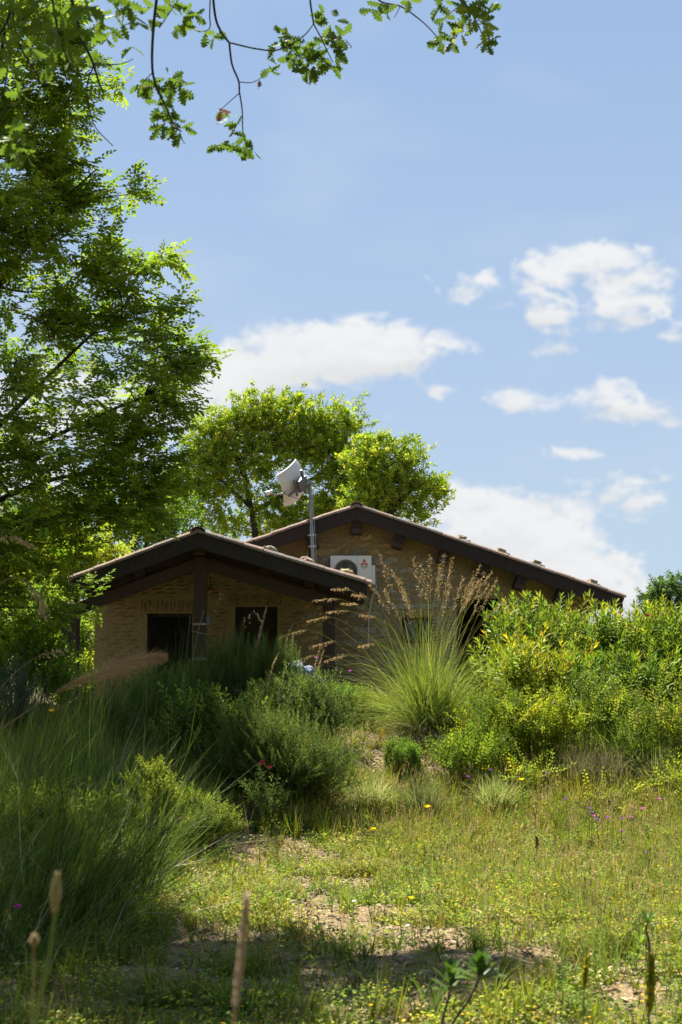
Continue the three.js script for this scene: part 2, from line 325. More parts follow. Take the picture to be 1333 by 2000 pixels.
function ridgeTiles(roofPart, A, back, R, first = 0) {
  for (let k = 0; k < Math.floor(back / .36); k++) {
    const t = part('ridge_tile', tileGeo(.44, .125, .11, R), pick(R, M.tiles), roofPart);
    t.applyMatrix4(new THREE.Matrix4().makeBasis(V(-1, 0, 0), V(0, 0, -1), V(0, -1, 0)).multiply(new THREE.Matrix4().makeRotationY(Math.PI))
      .setPosition(A.x, A.y + .0 + R() * .008, A.z - .2 - k * .36));
  }
}
// a slanting board or beam between two points of an upright plane; z0 is its front face
function beamGeo(P, Q, drop, z0, thick) {
  const s = new THREE.Shape([new THREE.Vector2(P.x, P.y), new THREE.Vector2(Q.x, Q.y), new THREE.Vector2(Q.x, Q.y - drop), new THREE.Vector2(P.x, P.y - drop)]);
  const g = new THREE.ExtrudeGeometry(s, { depth: thick, bevelEnabled: true, bevelSize: .006, bevelThickness: .006, bevelSegments: 1 }); g.translate(0, 0, z0 - thick); return g;
}
function wallGeo(outline, holes, z0, thick) {
  const s = new THREE.Shape(outline.map((p) => new THREE.Vector2(p.x, p.y)));
  for (const h of holes) s.holes.push(new THREE.Path([[h[0], h[1]], [h[0], h[3]], [h[2], h[3]], [h[2], h[1]]].map((q) => new THREE.Vector2(...q))));
  const g = new THREE.ExtrudeGeometry(s, { depth: thick, bevelEnabled: false }); g.translate(0, 0, z0 - thick); return g;
}
// courses of blocks over a wall; inside(x0,y0,x1,y1) says whether a block may lie there
function courses(parent, name, x0, x1, y0, y1, z, hs, ws, gap, mats, R, inside, proud, most, choose) {
  const all = []; let y = y0, row = 0;
  while (y < y1) {
    const h = rnd(R, ...hs); let x = x0 - R() * ws[1];
    while (x < x1) {
      const w = rnd(R, ...ws); let a = x + gap / 2, b = x + w - gap / 2;
      if (inside(a, y + gap / 2, b, y + h - gap / 2)) all.push([a, y + gap / 2, b, y + h - gap / 2]);
      x += w;
    }
    y += h; row++;
  }
  const rest = [];
  all.forEach(([a, b, c, d], k) => {
    const g = blockGeo(c - a, d - b, .10, R, name === 'brick' ? .05 : .16), pz = z - .05 + rnd(R, ...proud);
    if (k >= all.length - most) { const m = part(name, g, choose ? choose((a + c) / 2, (b + d) / 2, R) : pick(R, mats), parent); m.position.set((a + c) / 2, (b + d) / 2, pz); }
    else { g.translate((a + c) / 2, (b + d) / 2, pz); rest.push(g); }
  });
  if (rest.length) part(name + '_work', mergeGeometries(rest), mats[0], parent, 'stuff');
}

const FLOOR = .6;
{ // ---------------- the main house, its gable end towards the camera
  const R = mulberry(21), DV = 27.0, DW = 27.5, h = thing('stone_house', 'long low stone house with clay tile roof and brown verge boards behind the annex', 'house', V(0, 0, 0));
  const A = at(697, 990, DV), E = at(1216, 1166, DV), W = V(2 * A.x - E.x, E.y, -DV), BACK = 9;
  const wl = W.x + .55, wr = E.x - .55, slope = (A.y - E.y) / (E.x - A.x), under = (x) => A.y - .30 - Math.abs(x - A.x) * slope;
  const door = [at(893, 1290, DW).x, FLOOR, at(975, 1290, DW).x, at(930, 1169, DW).y], win = [at(786, 1240, DW).x, at(0, 1256, DW).y, at(856, 1240, DW).x, at(0, 1206, DW).y];
  const wall = part('wall', wallGeo([V(wl, FLOOR - .4), V(wr, FLOOR - .4), V(wr, under(wr) + .155), V(A.x, under(A.x) + .155), V(wl, under(wl) + .155)], [door, win], -DW, .45), M.mortar, h);
  const ah = (x) => { const a = at(388, 1035, 22), e = at(718, 1143, 22); return x; };
  const jambs = [[at(843, 1200, DW).x, door[0]], [door[2], door[2] + .3]];
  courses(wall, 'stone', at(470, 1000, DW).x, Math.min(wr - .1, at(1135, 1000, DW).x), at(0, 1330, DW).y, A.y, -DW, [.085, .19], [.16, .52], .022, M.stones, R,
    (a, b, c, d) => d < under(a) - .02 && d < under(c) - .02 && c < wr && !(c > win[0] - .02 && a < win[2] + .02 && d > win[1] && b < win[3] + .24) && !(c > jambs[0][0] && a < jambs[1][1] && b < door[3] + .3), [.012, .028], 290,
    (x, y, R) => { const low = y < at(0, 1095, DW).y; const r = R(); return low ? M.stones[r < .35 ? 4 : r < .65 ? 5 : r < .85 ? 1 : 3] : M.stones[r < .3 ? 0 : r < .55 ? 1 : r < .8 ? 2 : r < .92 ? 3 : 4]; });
  // brick jambs and the lintel of upright bricks over the doorway
  for (const [a, c] of jambs) for (let y = door[1] + .3, r = 0; y < door[3] - .02; y += .067, r++) {
    const cut = (c - a) > .35 ? [a, lerp(a, c, r % 2 ? .42 : .58), c] : [a, c];
    for (let k = 0; k < cut.length - 1; k++) { const b = part('brick', blockGeo(cut[k + 1] - cut[k] - .012, .057, .1, R, .05), M.stones[[2, 4, 5][Math.floor(R() * 3)]], wall); b.position.set((cut[k] + cut[k + 1]) / 2, y + .03, -DW - .03 + R() * .006); }
  }
  for (let x = jambs[0][0] + .01, k = 0; x < jambs[1][1] - .05; x += .075, k++) { const b = part('brick', blockGeo(.064, .235, .1, R, .05), pick(R, M.stones.slice(0, 4)), wall); b.position.set(x + .034, door[3] + .13, -DW - .028 + R() * .006); }
  // window: shallow stone arch, bluish sill stones, frame with dark panes
  const wx = (win[0] + win[2]) / 2, ww = win[2] - win[0];
  for (let k = 0; k < 7; k++) { const b = part('stone', blockGeo(ww / 6.4, .13, .1, R, .1), M.stones[[2, 0, 2][k % 3]], wall); const t = (k - 3) / 3; b.position.set(wx + t * ww * .48, win[3] + .105 - Math.abs(t) * .03, -DW - .02); b.rotation.z = -t * .22; }
  { const b = part('stone', blockGeo(ww * 1.25, .1, .1, R, .06), M.stones[5], wall); b.position.set(wx, win[3] + .21, -DW - .02); }
  const frame = part('window', mergeGeometries([boxAt(ww, .05, .06, wx, win[3] - .025, -DW - .2), boxAt(ww, .05, .06, wx, win[1] + .025, -DW - .2), boxAt(.05, win[3] - win[1] - .104, .06, win[0] + .025, (win[1] + win[3]) / 2, -DW - .2), boxAt(.05, win[3] - win[1] - .104, .06, win[2] - .025, (win[1] + win[3]) / 2, -DW - .2), boxAt(.05, win[3] - win[1] - .104, .058, wx, (win[1] + win[3]) / 2, -DW - .2)]), M.darkWood, h);
  for (const s of [-1, 1]) part('pane', boxAt(ww / 2 - .08, win[3] - win[1] - .1, .008, wx + s * ww / 4, (win[1] + win[3]) / 2, -DW - .2), std([.03, .045, .075], { name: 'dark_window_glass', roughness: .08 }), frame);
  // doorway: frame and a door standing open inside
  part('door_frame', mergeGeometries([boxAt(.07, door[3] - door[1], .12, door[0] + .035, (door[1] + door[3]) / 2, -DW - .25), boxAt(.07, door[3] - door[1], .12, door[2] - .035, (door[1] + door[3]) / 2, -DW - .25), boxAt(door[2] - door[0] - .142, .07, .12, (door[0] + door[2]) / 2, door[3] - .035, -DW - .25)]), M.darkWood, h);
  // the other walls, the floor and the inner ceiling close the rooms
  part('wall', mergeGeometries([boxAt(.4, under(wl) - FLOOR + .55, BACK - .5, wl + .2, (under(wl) + FLOOR - .25) / 2, -DW - .452 - (BACK - .5) / 2), boxAt(.4, under(wr) - FLOOR + .55, BACK - .5, wr - .2, (under(wr) + FLOOR - .25) / 2, -DW - .452 - (BACK - .5) / 2)]), M.stones[1], h);
  part('wall', wallGeo([V(wl, FLOOR - .4), V(wr, FLOOR - .4), V(wr, under(wr) + .155), V(A.x, under(A.x) + .155), V(wl, under(wl) + .155)], [], -DW - BACK + .04, .4), M.stones[1], h);
  part('floor', boxAt(wr - wl - .81, .2, BACK - 1, (wl + wr) / 2, FLOOR - .102, -DW - BACK / 2 - .03), M.paleStone, h);
  // roof: boarding, verge boards, purlins with carved ends, tiles
  const roof = part('roof', mergeGeometries([beamGeo(V(A.x, A.y - .03), V(E.x, E.y - .03), .1, -DV - .06, BACK + .9), beamGeo(V(W.x, W.y - .03), V(A.x, A.y - .03), .1, -DV - .06, BACK + .9)]), M.redWood, h);
  for (const [P, Q] of [[A, E], [W, A]]) { const J = P.clone().lerp(Q, P === A ? .56 : .44), J2 = P.clone().lerp(Q, P === A ? .5625 : .4425); part('verge_board', beamGeo(P, J, .25, -DV, .04), M.darkWood, h); part('verge_board', beamGeo(J2, Q, .247, -DV - .004, .04), M.darkWood, h); }
  for (const [px, py] of [[697, 1026], [778, 1050], [866, 1075], [944, 1103], [1015, 1125], [610, 1055], [1095, 1150]]) {
    const c = at(px, py, DW - .2), ang = Math.atan(slope) * (px > 700 ? -1 : px < 690 ? 1 : 0), g = new RoundedBoxGeometry(.2, .26, .9, 2, .012); g.rotateZ(ang);
    const b = part('purlin', g, M.redWood, h); b.position.set(c.x, under(c.x) - .075, -DW - .02);
    const cg = new RoundedBoxGeometry(.17, .1, .03, 2, .008); cg.rotateZ(ang); const e = part('beam_end', cg, M.darkWood, b); e.position.set(0, .03, .457);
  }
  roofSlope(roof, A, E, BACK + .8, R); roofSlope(roof, A, W, BACK + .8, R); ridgeTiles(roof, A, BACK + .8, R);
  // stones that weigh the tiles down
  const ord = ['first', 'second', 'third', 'fourth', 'fifth', 'sixth'];
  [[905, 1050], [982, 1076], [1050, 1101], [1160, 1138]].sort((a, b) => a[0] - b[0]).forEach(([px, py], k) => {
    const p = at(px, py + 6, DV + .2), t = thing('roof_stone', `flat dark stone on the house roof, ${ord[k]} down from the ridge`, 'stone', V(p.x, A.y + .075 - Math.abs(p.x - A.x) * slope, p.z - .1), R() * .3);
    t.rotation.z = -Math.atan(slope);
    const a = part('stone_slab', blockGeo(.26, .26, .05, R, .2), M.paleStone, t); a.rotation.x = -Math.PI / 2; a.position.y = .025;
    const b = part('stone_slab', blockGeo(.15, .18, .045, R, .25), M.stones[3], t); b.rotation.x = -Math.PI / 2; b.position.set(-.03, .075, 0);
  });
  globalThis.mainHouse = { under, DW };
}
{ // ---------------- the annex with the open porch
  const R = mulberry(22), DV = 22.0, DW = 24.6, h = thing('brick_annex', 'low brick and timber annex with an open porch under a tiled gable', 'annex', V(0, 0, 0));
  const A = at(387, 1041, DV), E = at(717, 1140, DV), sl = (A.y - E.y) / (E.x - A.x), W0 = at(142, 1132, DV), slL = (A.y - W0.y) / (A.x - W0.x), W = W0.clone(), BACK = 5.3;
  const roofY = (x) => A.y - (x > A.x ? sl : slL) * Math.abs(x - A.x);
  const wl = at(185, 1250, DW).x, wr = at(648, 1250, DW).x, under = (x) => roofY(x) - .10;
  const d1 = [at(287, 1250, DW).x, FLOOR, at(376, 1250, DW).x, at(330, 1198, DW).y], d2 = [at(459, 1250, DW).x, FLOOR, at(542, 1250, DW).x, at(500, 1185, DW).y];
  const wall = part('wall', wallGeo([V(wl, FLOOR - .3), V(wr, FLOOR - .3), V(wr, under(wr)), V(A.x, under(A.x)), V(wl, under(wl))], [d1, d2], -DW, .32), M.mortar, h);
  const stoneFrom = at(572, 1200, DW).x, hole = (a, b, c, d, q, m) => c > q[0] - m && a < q[2] + m && b < q[3] + .005;
  const lint = (q) => (a, b, c, d) => c > q[0] - .16 && a < q[2] + .16 && d > q[3] - .02 && b < q[3] + .25;
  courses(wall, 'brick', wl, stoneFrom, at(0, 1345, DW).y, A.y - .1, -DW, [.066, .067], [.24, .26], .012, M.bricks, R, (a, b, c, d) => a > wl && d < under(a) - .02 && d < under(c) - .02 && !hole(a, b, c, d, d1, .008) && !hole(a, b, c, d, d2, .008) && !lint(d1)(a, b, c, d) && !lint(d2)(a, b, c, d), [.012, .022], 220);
  courses(wall, 'stone', stoneFrom + .05, wr, at(0, 1345, DW).y, A.y, -DW, [.09, .17], [.16, .4], .02, M.stones, R, (a, b, c, d) => a > stoneFrom + .02 && c < wr && d < under(a) - .02 && d < under(c) - .02, [.015, .03], 60);
  for (const q of [d1, d2]) {
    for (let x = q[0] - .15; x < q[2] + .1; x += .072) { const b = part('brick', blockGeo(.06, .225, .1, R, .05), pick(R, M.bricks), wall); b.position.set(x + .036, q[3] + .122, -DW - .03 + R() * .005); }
    part('door_frame', mergeGeometries([boxAt(.06, q[3] - q[1], .1, q[0] + .03, (q[1] + q[3]) / 2, -DW - .15), boxAt(.06, q[3] - q[1], .1, q[2] - .03, (q[1] + q[3]) / 2, -DW - .15), boxAt(q[2] - q[0] - .122, .06, .1, (q[0] + q[2]) / 2, q[3] - .03, -DW - .15)]), M.darkWood, h);
  }
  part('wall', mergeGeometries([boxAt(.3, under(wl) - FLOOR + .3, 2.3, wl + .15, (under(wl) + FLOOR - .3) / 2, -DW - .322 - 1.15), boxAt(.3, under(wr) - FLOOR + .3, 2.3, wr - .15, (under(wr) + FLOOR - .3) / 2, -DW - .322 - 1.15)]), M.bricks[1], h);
  part('wall', wallGeo([V(wl + .3, FLOOR - .2), V(wr - .3, FLOOR - .2), V(wr - .3, under(wr)), V(A.x, under(A.x)), V(wl + .3, under(wl))], [], -DW - 2.3, .1), M.plaster, h);
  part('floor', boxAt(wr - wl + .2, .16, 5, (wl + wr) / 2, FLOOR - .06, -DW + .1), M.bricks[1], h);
  // roof
  const roof = part('roof', mergeGeometries([beamGeo(V(A.x, A.y - .03), V(E.x, E.y - .03), .06, -DV - .06, BACK), beamGeo(V(W.x, W.y - .03), V(A.x, A.y - .03), .06, -DV - .06, BACK)]), M.redWood, h);
  for (const [P, Q] of [[A, E], [W, A]]) { const J = P.clone().lerp(Q, P === A ? .6 : .4), J2 = P.clone().lerp(Q, P === A ? .604 : .404); part('verge_board', beamGeo(P, J, .225, -DV, .045), M.darkWood, h); part('verge_board', beamGeo(J2, Q, .222, -DV - .005, .045), M.darkWood, h); }
  for (let k = 0; k < 3; k++) for (const s of [-1, 1]) { const P = V(A.x, A.y - .1), Q = s > 0 ? V(E.x - .05, E.y - .1 + .05 * sl) : V(W.x + .05, W.y - .1 + .05 * slL); part('rafter', beamGeo(P, Q, .16, -DV - .55 - k * .75, .12), M.redWood, h); }
  for (const s of [-1, 1]) { const P = V(A.x, A.y - .34), Q = s > 0 ? V(at(648, 1170, 22.5).x, roofY(at(648, 1170, 22.5).x) - .34) : V(at(128, 1170, 22.5).x, roofY(at(128, 1170, 22.5).x) - .34); part('porch_beam', beamGeo(P, Q, .18, -22.42, .16), M.redWood, h); }
  part('ridge_beam', boxAt(.18, .22, BACK - .2, A.x, A.y - .21, -DV - .15 - BACK / 2 + .1), M.redWood, h);
  for (const px of [305, 530, 215, 610]) { const x = at(px, 1160, DW).x, g = new RoundedBoxGeometry(.17, .2, 2.3, 2, .01); const b = part('purlin', g, M.redWood, h); b.position.set(x, roofY(x) - .2, -DW + 1.0); b.rotation.z = Math.atan(x > A.x ? -sl : slL); }
  roofSlope(roof, A, E, BACK - .1, R); roofSlope(roof, A, W, BACK - .1, R); ridgeTiles(roof, A, BACK - .1, R);
  // porch posts
  const posts = [[138, 22.3, .25, ''], [391, 22.5, .2, ''], [643, 22.6, .2, '']].map(([px, D, w]) => {
    const x = at(px, 1250, D).x, top = roofY(x) - .33, p = part('post', boxAt(w, top - FLOOR + .3, w, 0, (top + FLOOR - .3) / 2, 0, .012), M.redWood, h); p.position.set(x, 0, -D); return p;
  });
  for (const py of [1219, 1287]) { const y = at(391, py, 22.4).y; const s = part('metal_band', boxAt(.215, .035, .215, 0, y, 0, .006), M.metal, posts[1]); const b = part('bolt', new THREE.CylinderGeometry(.014, .014, .03, 8).rotateX(Math.PI / 2).translate(.06, y, .12), M.steel, posts[1]); }
  part('bracket', new THREE.CylinderGeometry(.009, .009, .25, 8).rotateZ(Math.PI / 2 - .25).translate(0, at(391, 1236, 22.4).y, .125), M.metal, posts[1]);
  part('switch_box', boxAt(.05, .12, .06, .125, at(391, 1211, 22.4).y, .03, .008), std([.16, .20, .25], { name: 'grey_plastic', map: grainTex, roughness: .5 }), posts[1]);
  { // pendant lamp
    const p = at(411, 1152, 23.4), l = thing('pendant_lamp', 'small terracotta pendant lamp hanging in the porch right of the middle post', 'lamp', p);
    const top = roofY(p.x) - .14 - p.y;
    part('chain', new THREE.CylinderGeometry(.01, .01, top, 6).translate(0, top / 2, 0), M.black, l);
    part('lamp_shade', new THREE.LatheGeometry([[.02, .05], [.05, .045], [.085, .0], [.09, -.03], [.083, -.032], [.075, -.002], [.04, .035]].map((q) => new THREE.Vector2(...q)), 20), std([.30, .12, .04], { name: 'terracotta', map: grainTex, side: THREE.DoubleSide }), l);
    part('bulb', new THREE.SphereGeometry(.025, 12, 8).translate(0, -.01, 0), M.white, l);
  }
  const ord = ['near the ridge', 'above the mast foot', 'in front of the air conditioner'];
  [[526, 1082], [598, 1104], [676, 1128]].forEach(([px, py], k) => {
    const p = at(px, py, DV + .45), t = thing('roof_stone', `rounded brown stone on the annex roof ${ord[k]}`, 'stone', V(p.x, roofY(p.x) + .05, p.z - .05), R());
    t.rotation.z = -Math.atan(sl);
    const g = new THREE.IcosahedronGeometry(.12, 2), q = g.attributes.position; for (let i = 0; i < q.count; i++) { const v = V(q.getX(i), q.getY(i), q.getZ(i)), s = 1 + .25 * n3(v.x * 9 + k * 5, v.y * 9, v.z * 9); q.setXYZ(i, v.x * s, v.y * s * .62 + .05, v.z * s); } g.computeVertexNormals();
    part('stone_block', g, [M.paleStone, M.tiles[2], M.stones[1]][k], t);
  });
}
{ // ---------------- air conditioner on the gable wall
  const D = 27.16, a = at(646, 1086, D), b = at(732, 1138, D), w = b.x - a.x, H = .56, u = thing('air_conditioner', 'white outdoor air conditioning unit mounted on the stone gable wall', 'air conditioner', V((a.x + b.x) / 2 - .03, a.y - H / 2, -27.16)), Wd = w - .07;
  const cs = new THREE.Shape(); cs.moveTo(-Wd / 2, -H / 2); cs.lineTo(Wd / 2, -H / 2); cs.lineTo(Wd / 2, H / 2); cs.lineTo(-Wd / 2, H / 2); cs.closePath();
  const fx = -Wd / 2 + .29, hole = new THREE.Path(); hole.absarc(fx, -.01, .215, 0, Math.PI * 2, true); cs.holes.push(hole);
  part('casing', new THREE.ExtrudeGeometry(cs, { depth: .27, bevelEnabled: true, bevelSize: .008, bevelThickness: .008, bevelSegments: 2, curveSegments: 40 }).translate(0, 0, -.278), M.white, u);
  part('back_panel', boxAt(Wd - .02, H - .02, .02, 0, 0, -.27), M.black, u);
  const g = []; for (let k = -6; k <= 6; k++) { const y = k * .032, x = Math.sqrt(Math.max(0, .215 * .215 - y * y)); if (x > .03) g.push(boxAt(2 * x, .006, .006, fx, -.01 + y, .0)); }
  g.push(boxAt(.006, .42, .006, fx - .09, -.01, .006), boxAt(.006, .42, .006, fx + .09, -.01, .006));
  g.push(new THREE.TorusGeometry(.218, .009, 6, 40).translate(fx, -.01, .008));
  part('fan_grille', mergeGeometries(g.map((q) => { const r = q.index ? q.toNonIndexed() : q; return r; })), std([.30, .31, .32], { name: 'grey_wire', roughness: .5, map: grainTex }), u);
  const bl = []; for (let k = 0; k < 3; k++) { const s = new THREE.Shape(); s.absarc(0, 0, .19, .1, 1.55, false); s.absarc(0, 0, .05, 1.2, .3, true); s.closePath(); bl.push(new THREE.ExtrudeGeometry(s, { depth: .012, bevelEnabled: false }).rotateY(.25).rotateZ(k * 2.094).translate(fx, -.01, -.1)); }
  bl.push(new THREE.CylinderGeometry(.055, .055, .07, 20).rotateX(Math.PI / 2).toNonIndexed().translate(fx, -.01, -.08)); bl.forEach((q) => q.deleteAttribute('uv'));
  part('fan', mergeGeometries(bl.map((q) => q.index ? q.toNonIndexed() : q)), std([.08, .085, .09], { name: 'dark_fan_plastic', roughness: .5 }), u);
  part('panel_seam', boxAt(.004, H - .01, .004, Wd / 2 - .26, 0, .009), std([.3, .3, .3], { name: 'seam' }), u);
  part('valve_cover', boxAt(.07, H * .66, .2, Wd / 2 + .044, -H * .14, -.14, .01), M.white, u);
  for (const s of [-1, 1]) part('foot', boxAt(.05, .03, .3, s * Wd * .32, -H / 2 - .025, -.13), M.metal, u);
  const red = std([.52, .012, .02], { name: 'red_print', roughness: .5 }), dm = (x, y, r) => { const q = new THREE.Shape([[0, .042], [.024, 0], [0, -.042], [-.024, 0]].map(([a, b]) => new THREE.Vector2(a, b))); return new THREE.ExtrudeGeometry(q, { depth: .003, bevelEnabled: false }).translate(0, .042, 0).rotateZ(r).translate(x, y, .009); };
  const lx = Wd / 2 - .13, ly = H / 2 - .135; const emblem = part('emblem', mergeGeometries([0, 1, 2].map((k) => dm(lx, ly, k * 2.0944))), red, u);
  const font = await new FontLoader().loadAsync('fonts/droid/droid_sans_bold.typeface.json');
  const tx = (s, z, y) => { const q = new TextGeometry(s, { font, size: z, depth: .002, curveSegments: 2 }); q.computeBoundingBox(); q.translate(lx - q.boundingBox.max.x / 2, y, .009); return q; };
  part('lettering', mergeGeometries([tx('MITSUBISHI', .017, ly - .075), tx('ELECTRIC', .017, ly - .1)]), std([.25, .28, .28], { name: 'grey_print' }), u);
  { const c = new MB(); c.color([1, 1, 1]); c.tube([V(Wd / 2 + .06, -H * .2, -.2), V(Wd / 2 + .1, -H * .55, -.22), V(Wd / 2 + .02, -H * .9, -.3), V(Wd / 2 - .05, -H * 1.5, -.325), V(Wd / 2 - .06, -H * 2.6, -.325)], .02, 7); part('pipe', c.build(), std([.5, .5, .48], { name: 'pipe_lagging', map: grainTex }), u); }
  for (const s of [-1, 1]) part('wall_bracket', mergeGeometries([boxAt(.04, .04, .36, s * Wd * .32, -H / 2 - .061, -.16), boxAt(.04, .3, .03, s * Wd * .32, -H / 2 - .232, -.325)]), M.metal, u);
}
{ // ---------------- mast and dish
  const D = 26.9, b = at(613, 1120, D), top = at(605.5, 938, D), m = thing('antenna_mast', 'thin grey steel mast rising past the gable of the stone house', 'mast', V(b.x, b.y, -D)), d = top.clone().sub(b), L = d.length(), q = new THREE.Quaternion().setFromUnitVectors(UP, d.normalize());
  const pole = part('pole', new THREE.CylinderGeometry(.031, .031, L, 14).translate(0, L / 2, 0), M.metal, m); pole.quaternion.copy(q);
  const thick = part('sleeve', new THREE.CylinderGeometry(.042, .042, L * .5, 14).translate(0, L * .26, 0), M.metal, m); thick.quaternion.copy(q);
  for (const t of [.29, .41]) { const c = part('clamp', mergeGeometries([new THREE.CylinderGeometry(.052, .052, .04, 14).toNonIndexed(), boxAt(.16, .035, .03, 0, 0, -.03).toNonIndexed(), boxAt(.03, .03, .12, 0, 0, -.1).toNonIndexed()]).translate(0, L * t, 0), M.steel, m); c.quaternion.copy(q); }
  const cab = new MB(); cab.color([.6, .6, .58]); cab.tube([V(.05, 0, .02), V(.06, .5, .025), V(.052, 1.0, .02), V(.045, 1.5, .02)].map((p) => p.applyQuaternion(q)), .008, 5); part('cable', cab.build(), std([.4, .4, .4], { vertexColors: true, name: 'cable' }), m);
  // dish: a rounded square reflector seen from behind, aimed away to the left
  const dn = new MB(); dn.color([1, 1, 1]); dn.tube([V(-.09, .02, -.42), V(-.085, .25, -.5), V(-.09, .45, -.52), V(-.07, .62, -.5)], .02, 7); part('down_pipe', dn.build(), M.redWood, m);
  const c = at(584, 945, D - .02), ds = thing('satellite_dish', 'square grey satellite dish with rounded corners at the top of the mast', 'satellite dish', c);
  const S = .37, N = 20, P = [], I = [], U = [];
  for (const layer of [0, 1]) for (let j = 0; j <= N; j++) for (let i = 0; i <= N; i++) {
    let x = i / N * 2 - 1, y = j / N * 2 - 1; const sx = x * Math.sqrt(1 - y * y * .16), sy = y * Math.sqrt(1 - x * x * .16);
    const z = .13 * (sx * sx + sy * sy) + (layer ? -.012 : 0); P.push(sx * S, sy * S, z); U.push(i / N, j / N);
  }
  const w = N + 1; for (const l of [0, 1]) for (let j = 0; j < N; j++) for (let i = 0; i < N; i++) { const a = l * w * w + j * w + i, t = [a, a + 1, a + w, a + 1, a + w + 1, a + w]; if (l) t.reverse(); I.push(...t); }
  for (let k = 0; k < N; k++) for (const [a, b2] of [[k, k + 1], [(k + 1) * w + N, k * w + N].reverse(), [N * w + k + 1, N * w + k], [(k + 1) * w, k * w]]) { I.push(a, b2, a + w * w, b2, b2 + w * w, a + w * w); }
  const rg = new THREE.BufferGeometry(); rg.setAttribute('position', new THREE.Float32BufferAttribute(P, 3)); rg.setAttribute('uv', new THREE.Float32BufferAttribute(U, 2)); rg.setIndex(I); const rgf = rg.toNonIndexed(); rgf.computeVertexNormals();
  const aim = new THREE.Quaternion().setFromUnitVectors(V(0, 0, 1), V(-.80, .16, -.50).normalize());
  const holder = new THREE.Quaternion().copy(aim).multiply(new THREE.Quaternion().setFromAxisAngle(V(0, 0, 1), .66));
  const refl = part('reflector', rgf, std([.58, .575, .56], { name: 'grey_white_paint', roughness: .5, side: THREE.DoubleSide, map: stoneTex.clone() }), ds); refl.material.map = M.white.map; refl.quaternion.copy(holder);
  const bk = part('back_bracket', mergeGeometries([boxAt(.5, .045, .04, 0, .1, -.05), boxAt(.045, .62, .035, -.02, -.12, -.048), boxAt(.24, .26, .07, .02, -.02, -.10), boxAt(.34, .04, .035, .02, -.2, -.06)]), std([.13, .14, .135], { name: 'grey_green_steel', roughness: .55, map: grainTex }), ds); bk.quaternion.copy(holder);
  const toMast = at(606, 946, D).sub(c); const ar = new MB(); ar.tube([V(.02, -.02, -.1).applyQuaternion(holder), toMast], .045, 8); part('mast_bracket', ar.build(), std([.1, .11, .11], { name: 'bracket_steel', roughness: .55 }), ds);
  const feed = at(526, 962, D - .25).sub(c), f1 = V(0, -S - .03, .1).applyQuaternion(holder); const fa = new MB(); fa.tube([f1.clone().addScaledVector(f1, -.1), f1, f1.clone().lerp(feed, .5).add(V(0, -.04, 0)), feed], .016, 7); part('feed_arm', fa.build(), M.metal, ds);
  const fh = part('feed_horn', new THREE.CylinderGeometry(.03, .045, .12, 12), M.white, ds); fh.position.copy(feed); fh.rotation.z = -1.2;
  const ax = new MB(); ax.tube([f1, f1.clone().lerp(at(607, 989, D).sub(c), .6).add(V(0, .03, 0)), at(607, 990, D).sub(c)], .009, 5); part('cable', ax.build(), M.metal, ds);
}

// ------------------------------------------------------------------ leaves and sprays
const G = {};
function sprayGeo(seed, o) {     // a twig along +y with leaves on both sides (flat) or all round
  const R = mulberry(seed), m = new MB(), L = o.len;
  const tw = bend(V(0, 0, 0), V(0, 1, 0), L, .1, 4, R, .25); m.color(o.twig ?? [.35, .28, .2]); if (o.twigR) m.tube(tw, [o.twigR, o.twigR * .8, o.twigR * .6, o.twigR * .45, o.twigR * .3], 3);
  for (let k = 0; k < o.n; k++) {
    const t = (k + .6) / o.n, i = Math.min(3, Math.floor(t * 4)), b = tw[i].clone().lerp(tw[i + 1], t * 4 - i);
    const a = o.flat ? (k % 2 ? 0 : Math.PI) + (R() - .5) * .7 : k * 2.4 + R() * .6, tip = k === o.n - 1 ? .1 : rnd(R, ...(o.ang ?? [.5, .9]));
    const d = V(Math.cos(a) * Math.sin(tip), Math.cos(tip), Math.sin(a) * Math.sin(tip)).normalize();
    const n = o.flat ? V((R() - .5) * .7, (R() - .5) * .5 + .15, 1) : V(-Math.cos(a) * Math.cos(tip), Math.sin(tip) + .2, -Math.sin(a) * Math.cos(tip)).add(V((R() - .5) * .8, (R() - .5) * .4, (R() - .5) * .8)); n.normalize();
    const s = rnd(R, .75, 1.15) * (t > .85 ? .8 : 1), g = rnd(R, .78, 1.2);
    m.color(o.tint && R() < (o.tintShare ?? .1) ? o.tint : [1, 1, 1], g); m.leaf(b.addScaledVector(d, o.stalk ?? .006), d, n, o.leaf * s, o.wid * s, o.fold ?? .3, o.round ?? .42, o.droop ?? .15);
  }
  return m.build();
}
const variants = (n, seed, o) => Array.from({ length: n }, (_, k) => sprayGeo(seed + k, o));
G.horn = variants(4, 100, { len: .34, n: 11, leaf: .088, wid: .047, flat: true, twigR: .0022, ang: [.7, 1.05] });
G.oak = variants(4, 120, { len: .20, n: 9, leaf: .095, wid: .05, twigR: .0028, ang: [.6, 1.4], droop: .25 });
G.bush = variants(3, 140, { len: .34, n: 12, leaf: .07, wid: .04, twigR: .0025, ang: [.5, 1.2] });
G.elm = variants(4, 160, { len: .26, n: 13, leaf: .036, wid: .021, flat: true, twigR: .0016, ang: [.8, 1.1] });
G.cistus = variants(3, 180, { len: .13, n: 16, leaf: .022, wid: .010, twigR: .0012, ang: [.5, 1.3], stalk: .002 });
G.needle = variants(3, 200, { len: .30, n: 64, leaf: .026, wid: .0042, twigR: .0016, ang: [.35, .9], stalk: .001, fold: .1, droop: .02 });
G.herb = variants(3, 220, { len: .22, n: 22, leaf: .042, wid: .010, twigR: .0016, ang: [.5, 1.2], twig: [.8, .9, .5] });
